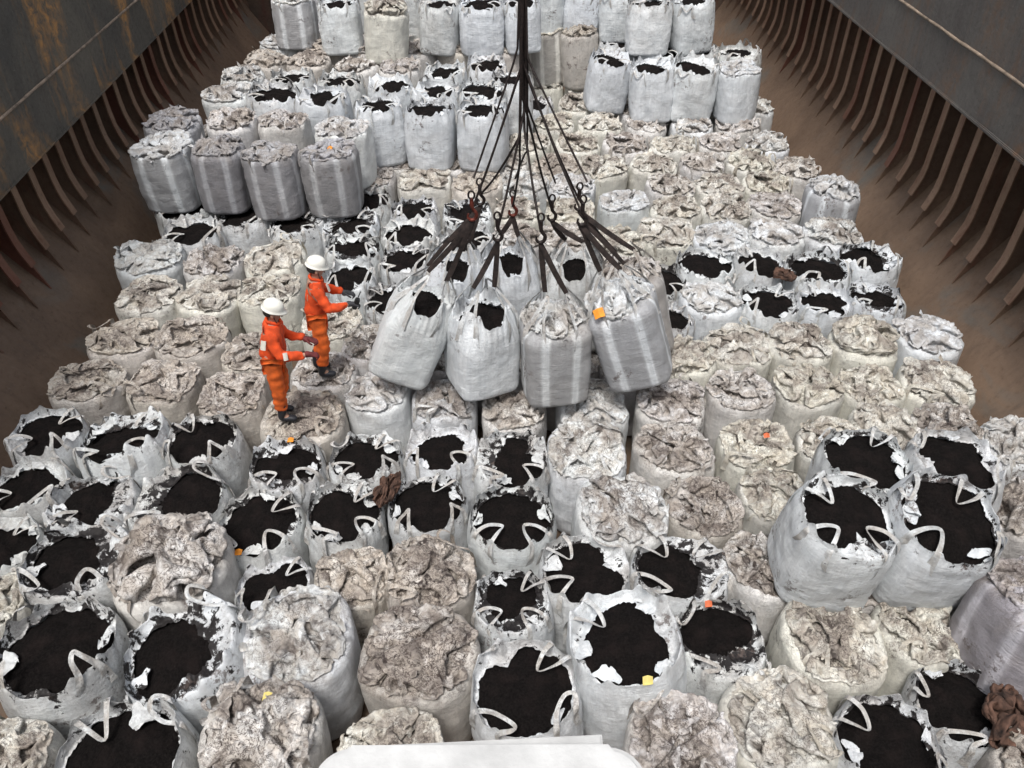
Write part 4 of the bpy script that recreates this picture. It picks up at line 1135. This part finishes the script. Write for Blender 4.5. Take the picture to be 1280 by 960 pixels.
def worker(px, py, z, heading, lab, pose, glove, patches):
    root = empty('person', at_z(px, py, z)); root.rotation_euler = (0, R(5), R(heading)); root.scale = (.92, .92, .92)
    s = pose.get('lean', 0.)
    hip, kn, an = pose['hip'], pose['knee'], pose['ankle']
    sh, el, wr = pose['shoulder'], pose['elbow'], pose['wrist']
    hd = Vector(pose['head'])
    pel = Vector((0, 0, .96)); chest = Vector((s + .01, 0, 1.30)); neck = Vector((s + .03, 0, 1.47))
    body = chain([[('p', pel, .12), ('w', (s * .5, 0, 1.1), .12), ('c', chest, .14), ('n', neck, .055), ('h0', hd + Vector((.0, 0, -.10)), .055), ('h1', hd + Vector((.01, 0, -.03)), (.085, .075)), ('h2', hd + Vector((0, 0, .05)), .092), ('h3', hd + Vector((-.005, 0, .10)), .06)],
                  ['h1', ('nose', hd + Vector((.115, 0, -.015)), .013)]] +
                 [x for k in (0, 1) for x in (['c', ('s%d' % k, sh[k], .06), ('e%d' % k, el[k], .042), ('w%d' % k, wr[k], .028), ('m%d' % k, Vector(wr[k]) + (Vector(wr[k]) - Vector(el[k])).normalized() * .05, .034)],
                                              ['p', ('hp%d' % k, hip[k], .085), ('k%d' % k, kn[k], .058), ('a%d' % k, an[k], .04), ('t%d' % k, Vector(an[k]) + Vector((.10, 0, -.055)), .035)])])
    skin_mesh('body', *body, M['skin'], root)
    jk = chain([[('p', pel + Vector((0, 0, -.05)), (.160, .180)), ('w', (s * .5, 0, 1.10), (.15, .165)), ('c', chest, (.155, .185)), ('n', neck + Vector((0, 0, -.02)), .085)]] +
               [['c', ('s%d' % k, sh[k], .088), ('u%d' % k, Vector(sh[k]).lerp(Vector(el[k]), .5), .076), ('e%d' % k, el[k], .07), ('f%d' % k, Vector(el[k]).lerp(Vector(wr[k]), .55), .060), ('w%d' % k, wr[k], .050)] for k in (0, 1)])
    o = skin_mesh('jacket', *jk, M['orange'], root); rumple(o, .026, 9, 1)
    tr = chain([[('p', pel + Vector((0, 0, -.04)), (.125, .145)), ('h0', hip[0], .115), ('q0', Vector(hip[0]).lerp(Vector(kn[0]), .55), .105), ('k0', kn[0], .088), ('c0', Vector(kn[0]).lerp(Vector(an[0]), .5), .082), ('a0', Vector(an[0]) + Vector((0, 0, .09)), .085)],
                ['p', ('h1', hip[1], .115), ('q1', Vector(hip[1]).lerp(Vector(kn[1]), .55), .105), ('k1', kn[1], .088), ('c1', Vector(kn[1]).lerp(Vector(an[1]), .5), .082), ('a1', Vector(an[1]) + Vector((0, 0, .09)), .085)]])
    o = skin_mesh('trousers', *tr, M['trouser'], root); rumple(o, .026, 10, 5)
    for k in (0, 1):
        a = Vector(an[k])
        bt = chain([[('t', a + Vector((0, 0, .24)), .068), ('a', a + Vector((-.005, 0, .05)), .062), ('h', a + Vector((-.03, 0, -.035)), .055), ], ['h', ('b', a + Vector((.09, 0, -.045)), (.052, .045)), ('e', a + Vector((.175, 0, -.052)), (.048, .036))]])
        skin_mesh('boot', *bt, M['boot'], root)
        # glove: palm, four curled fingers, thumb
        wv = Vector(wr[k]); d = pose['hand'][k].normalized(); up = Vector((0, 0, 1)); lat = d.cross(up).normalized(); up2 = lat.cross(d).normalized()
        segs = [[('w', wv - d * .03, .040), ('p0', wv + d * .03, (.030, .040)), ('p1', wv + d * .075, (.024, .043))]]
        for f_ in range(4):
            o_ = (f_ - 1.5) * .023; L = (.034, .040, .037, .028)[f_]
            b0 = wv + d * .082 + lat * o_
            segs.append(['p1', ('f%da' % f_, b0 + d * .012, .0125), ('f%db' % f_, b0 + d * (.015 + L) - up2 * .006, .0115), ('f%dc' % f_, b0 + d * (.02 + L * 1.5) - up2 * .034, .0105), ('f%dd' % f_, b0 + d * (.005 + L * 1.4) - up2 * .058, .009)])
        sgn = 1 if k == 0 else -1
        segs.append(['p0', ('ta', wv + d * .045 + lat * sgn * .042, .015), ('tb', wv + d * .085 + lat * sgn * .055 - up2 * .02, .0125), ('tc', wv + d * .11 + lat * sgn * .040 - up2 * .045, .010)])
        skin_mesh('glove', *chain(segs), glove, root)
    # helmet: dome, brim, comb
    ht = Matrix.Rotation(R(pose.get('nod', 12)), 4, 'Y'); he = empty('helmet_mount', (0, 0, 0)); bpy.data.objects.remove(he)
    bm = bmesh.new(); N_ = 28; rings = []
    prof = [(a_ * .80, b_ * .84) for a_, b_ in [(.150, .0), (.146, .012), (.136, .018), (.134, .05), (.126, .085), (.108, .115), (.080, .138), (.045, .150), (.012, .154)]]
    for (r_, z_) in prof:
        ring = []
        for j in range(N_):
            a = 2 * math.pi * j / N_; ex = 1.12
            brim = .035 * max(0, math.cos(a)) ** 2 if z_ < .015 else 0
            rid = .006 * math.exp(-(math.sin(a) * r_ / .018) ** 2) if z_ > .06 else 0
            ring.append(bm.verts.new(((r_ * ex + brim) * math.cos(a), r_ * .98 * math.sin(a), z_ + rid - (.012 * brim / .035))))
        rings.append(ring)
    for i_ in range(len(rings) - 1):
        for j in range(N_): bm.faces.new((rings[i_][j], rings[i_][(j + 1) % N_], rings[i_ + 1][(j + 1) % N_], rings[i_ + 1][j]))
    bm.faces.new(rings[-1]); bm.faces.new(rings[0][::-1])
    bmesh.ops.transform(bm, matrix=Matrix.Translation(hd + Vector((0, 0, .035))) @ ht, verts=bm.verts)
    hm = bm_obj('helmet', bm, M['helmet'], root, True)
    P = [hd + Vector((.02 + .02 * math.sin(a), .098 * math.cos(a), -.02 - .125 * math.sin(a))) for a in np.linspace(0, math.pi, 14)]
    strand('chin_strap', P, .006, M['boot'], hm, 6, 0)
    ell('hair', hd + Vector((-.03, 0, .0)), (.085, .092, .06), M['hair'], root)
    for k in (-1, 1):
        ell('eye', hd + Vector((.088, .032 * k, .012)), (.010, .013, .008), M['hair'], root, None, 10)
        ell('ear', hd + Vector((.0, .088 * k, -.01)), (.02, .012, .032), M['skin'], root, None, 12)
    ell('mouth', hd + Vector((.094, 0, -.062)), (.008, .024, .005), M['glove_r'], root, None, 10)
    for (p, nrm, w_, h_) in patches:
        n_ = Vector(nrm).normalized(); q = n_.to_track_quat('Z', 'Y').to_matrix()
        V = [(Vector(p) + q @ Vector((a * w_ / 2, b * h_ / 2, -.25 * (a * a) * w_ * .5))) for b in (-1, 1) for a in (-1, -.33, .33, 1)]
        V += [v - n_ * .01 for v in V]
        F = [(0, 1, 5, 4), (1, 2, 6, 5), (2, 3, 7, 6)]; F += [tuple(x + 8 for x in f[::-1]) for f in F]
        F += [(0, 8, 9, 1), (1, 9, 10, 2), (2, 10, 11, 3), (3, 11, 15, 7), (7, 15, 14, 6), (6, 14, 13, 5), (5, 13, 12, 4), (4, 12, 8, 0)]
        link('reflective_patch', mesh_np('reflective_patch', V, F), M['reflect'], root, False)
    col_ = chain([[('a', neck + Vector((.07, .05, -.01)), .02), ('b', neck + Vector((.085, 0, -.05)), .018), ('c', neck + Vector((.07, -.05, -.01)), .02), ('d', neck + Vector((-.05, -.06, .02)), .022), ('e', neck + Vector((-.07, 0, .03)), .022), ('f', neck + Vector((-.05, .06, .02)), .022)]])
    col_[1].append((5, 0)); skin_mesh('collar', *col_, M['orange'], root, 1)
    tag(root, lab, 'person', 'workers in orange standing on the bags'); return root
poseA = dict(hip=[(0, .09, .90), (0, -.09, .90)], knee=[(.05, .09, .50), (.02, -.10, .50)], ankle=[(-.02, .09, .085), (.04, -.10, .085)],
             shoulder=[(.02, .19, 1.37), (.02, -.19, 1.37)], elbow=[(.10, .24, 1.12), (.13, -.25, 1.12)], wrist=[(.37, .13, 1.12), (.40, -.14, 1.08)],
             hand=[Vector((1, -.25, -.1)), Vector((1, .2, -.1))], head=(.07, 0, 1.60), nod=16, lean=.02)
poseB = dict(hip=[(0, .09, .90), (0, -.09, .90)], knee=[(.04, .09, .50), (.05, -.11, .49)], ankle=[(-.04, .09, .085), (.02, -.12, .085)],
             shoulder=[(.0, .19, 1.38), (.0, -.19, 1.38)], elbow=[(.10, .26, 1.17), (.16, -.24, 1.14)], wrist=[(.36, .16, 1.13), (.40, -.08, 1.10)],
             hand=[Vector((1, -.1, -.15)), Vector((1, .1, -.1))], head=(.05, 0, 1.61), nod=14, lean=.0)
PZ = .10
worker(352, 519, PZ, 4, 'person in orange coveralls and white helmet standing nearer, reaching forward', poseA, M['glove_r'],
       [((-.035, -.300, 1.335), (-.3, -1, .45), .06, .11), ((.20, -.300, 1.175), (.3, -1, .5), .05, .09)])
pb = worker(402, 464, PZ, 12, 'person in orange coveralls farther back holding a small handset', poseB, M['glove_k'],
       [((.185, -.06, 1.36), (1, -.3, .3), .05, .11)])
bm = bmesh.new(); box_bm(bm, (0, 0, 0), (.05, .06, .15)); box_bm(bm, (0, .02, .12), (.012, .012, .12))
o = bm_obj('handset', bm, M['radio'], None, bevel=.006)
wl = Matrix.Translation(pb.location) @ Matrix.Rotation(R(12), 4, 'Z')
o.location = wl @ Vector((.55, -.06, .96)); o.rotation_euler = (R(8), R(25), R(12))
tag(o, 'small dark handset held by the rear worker', 'handset')
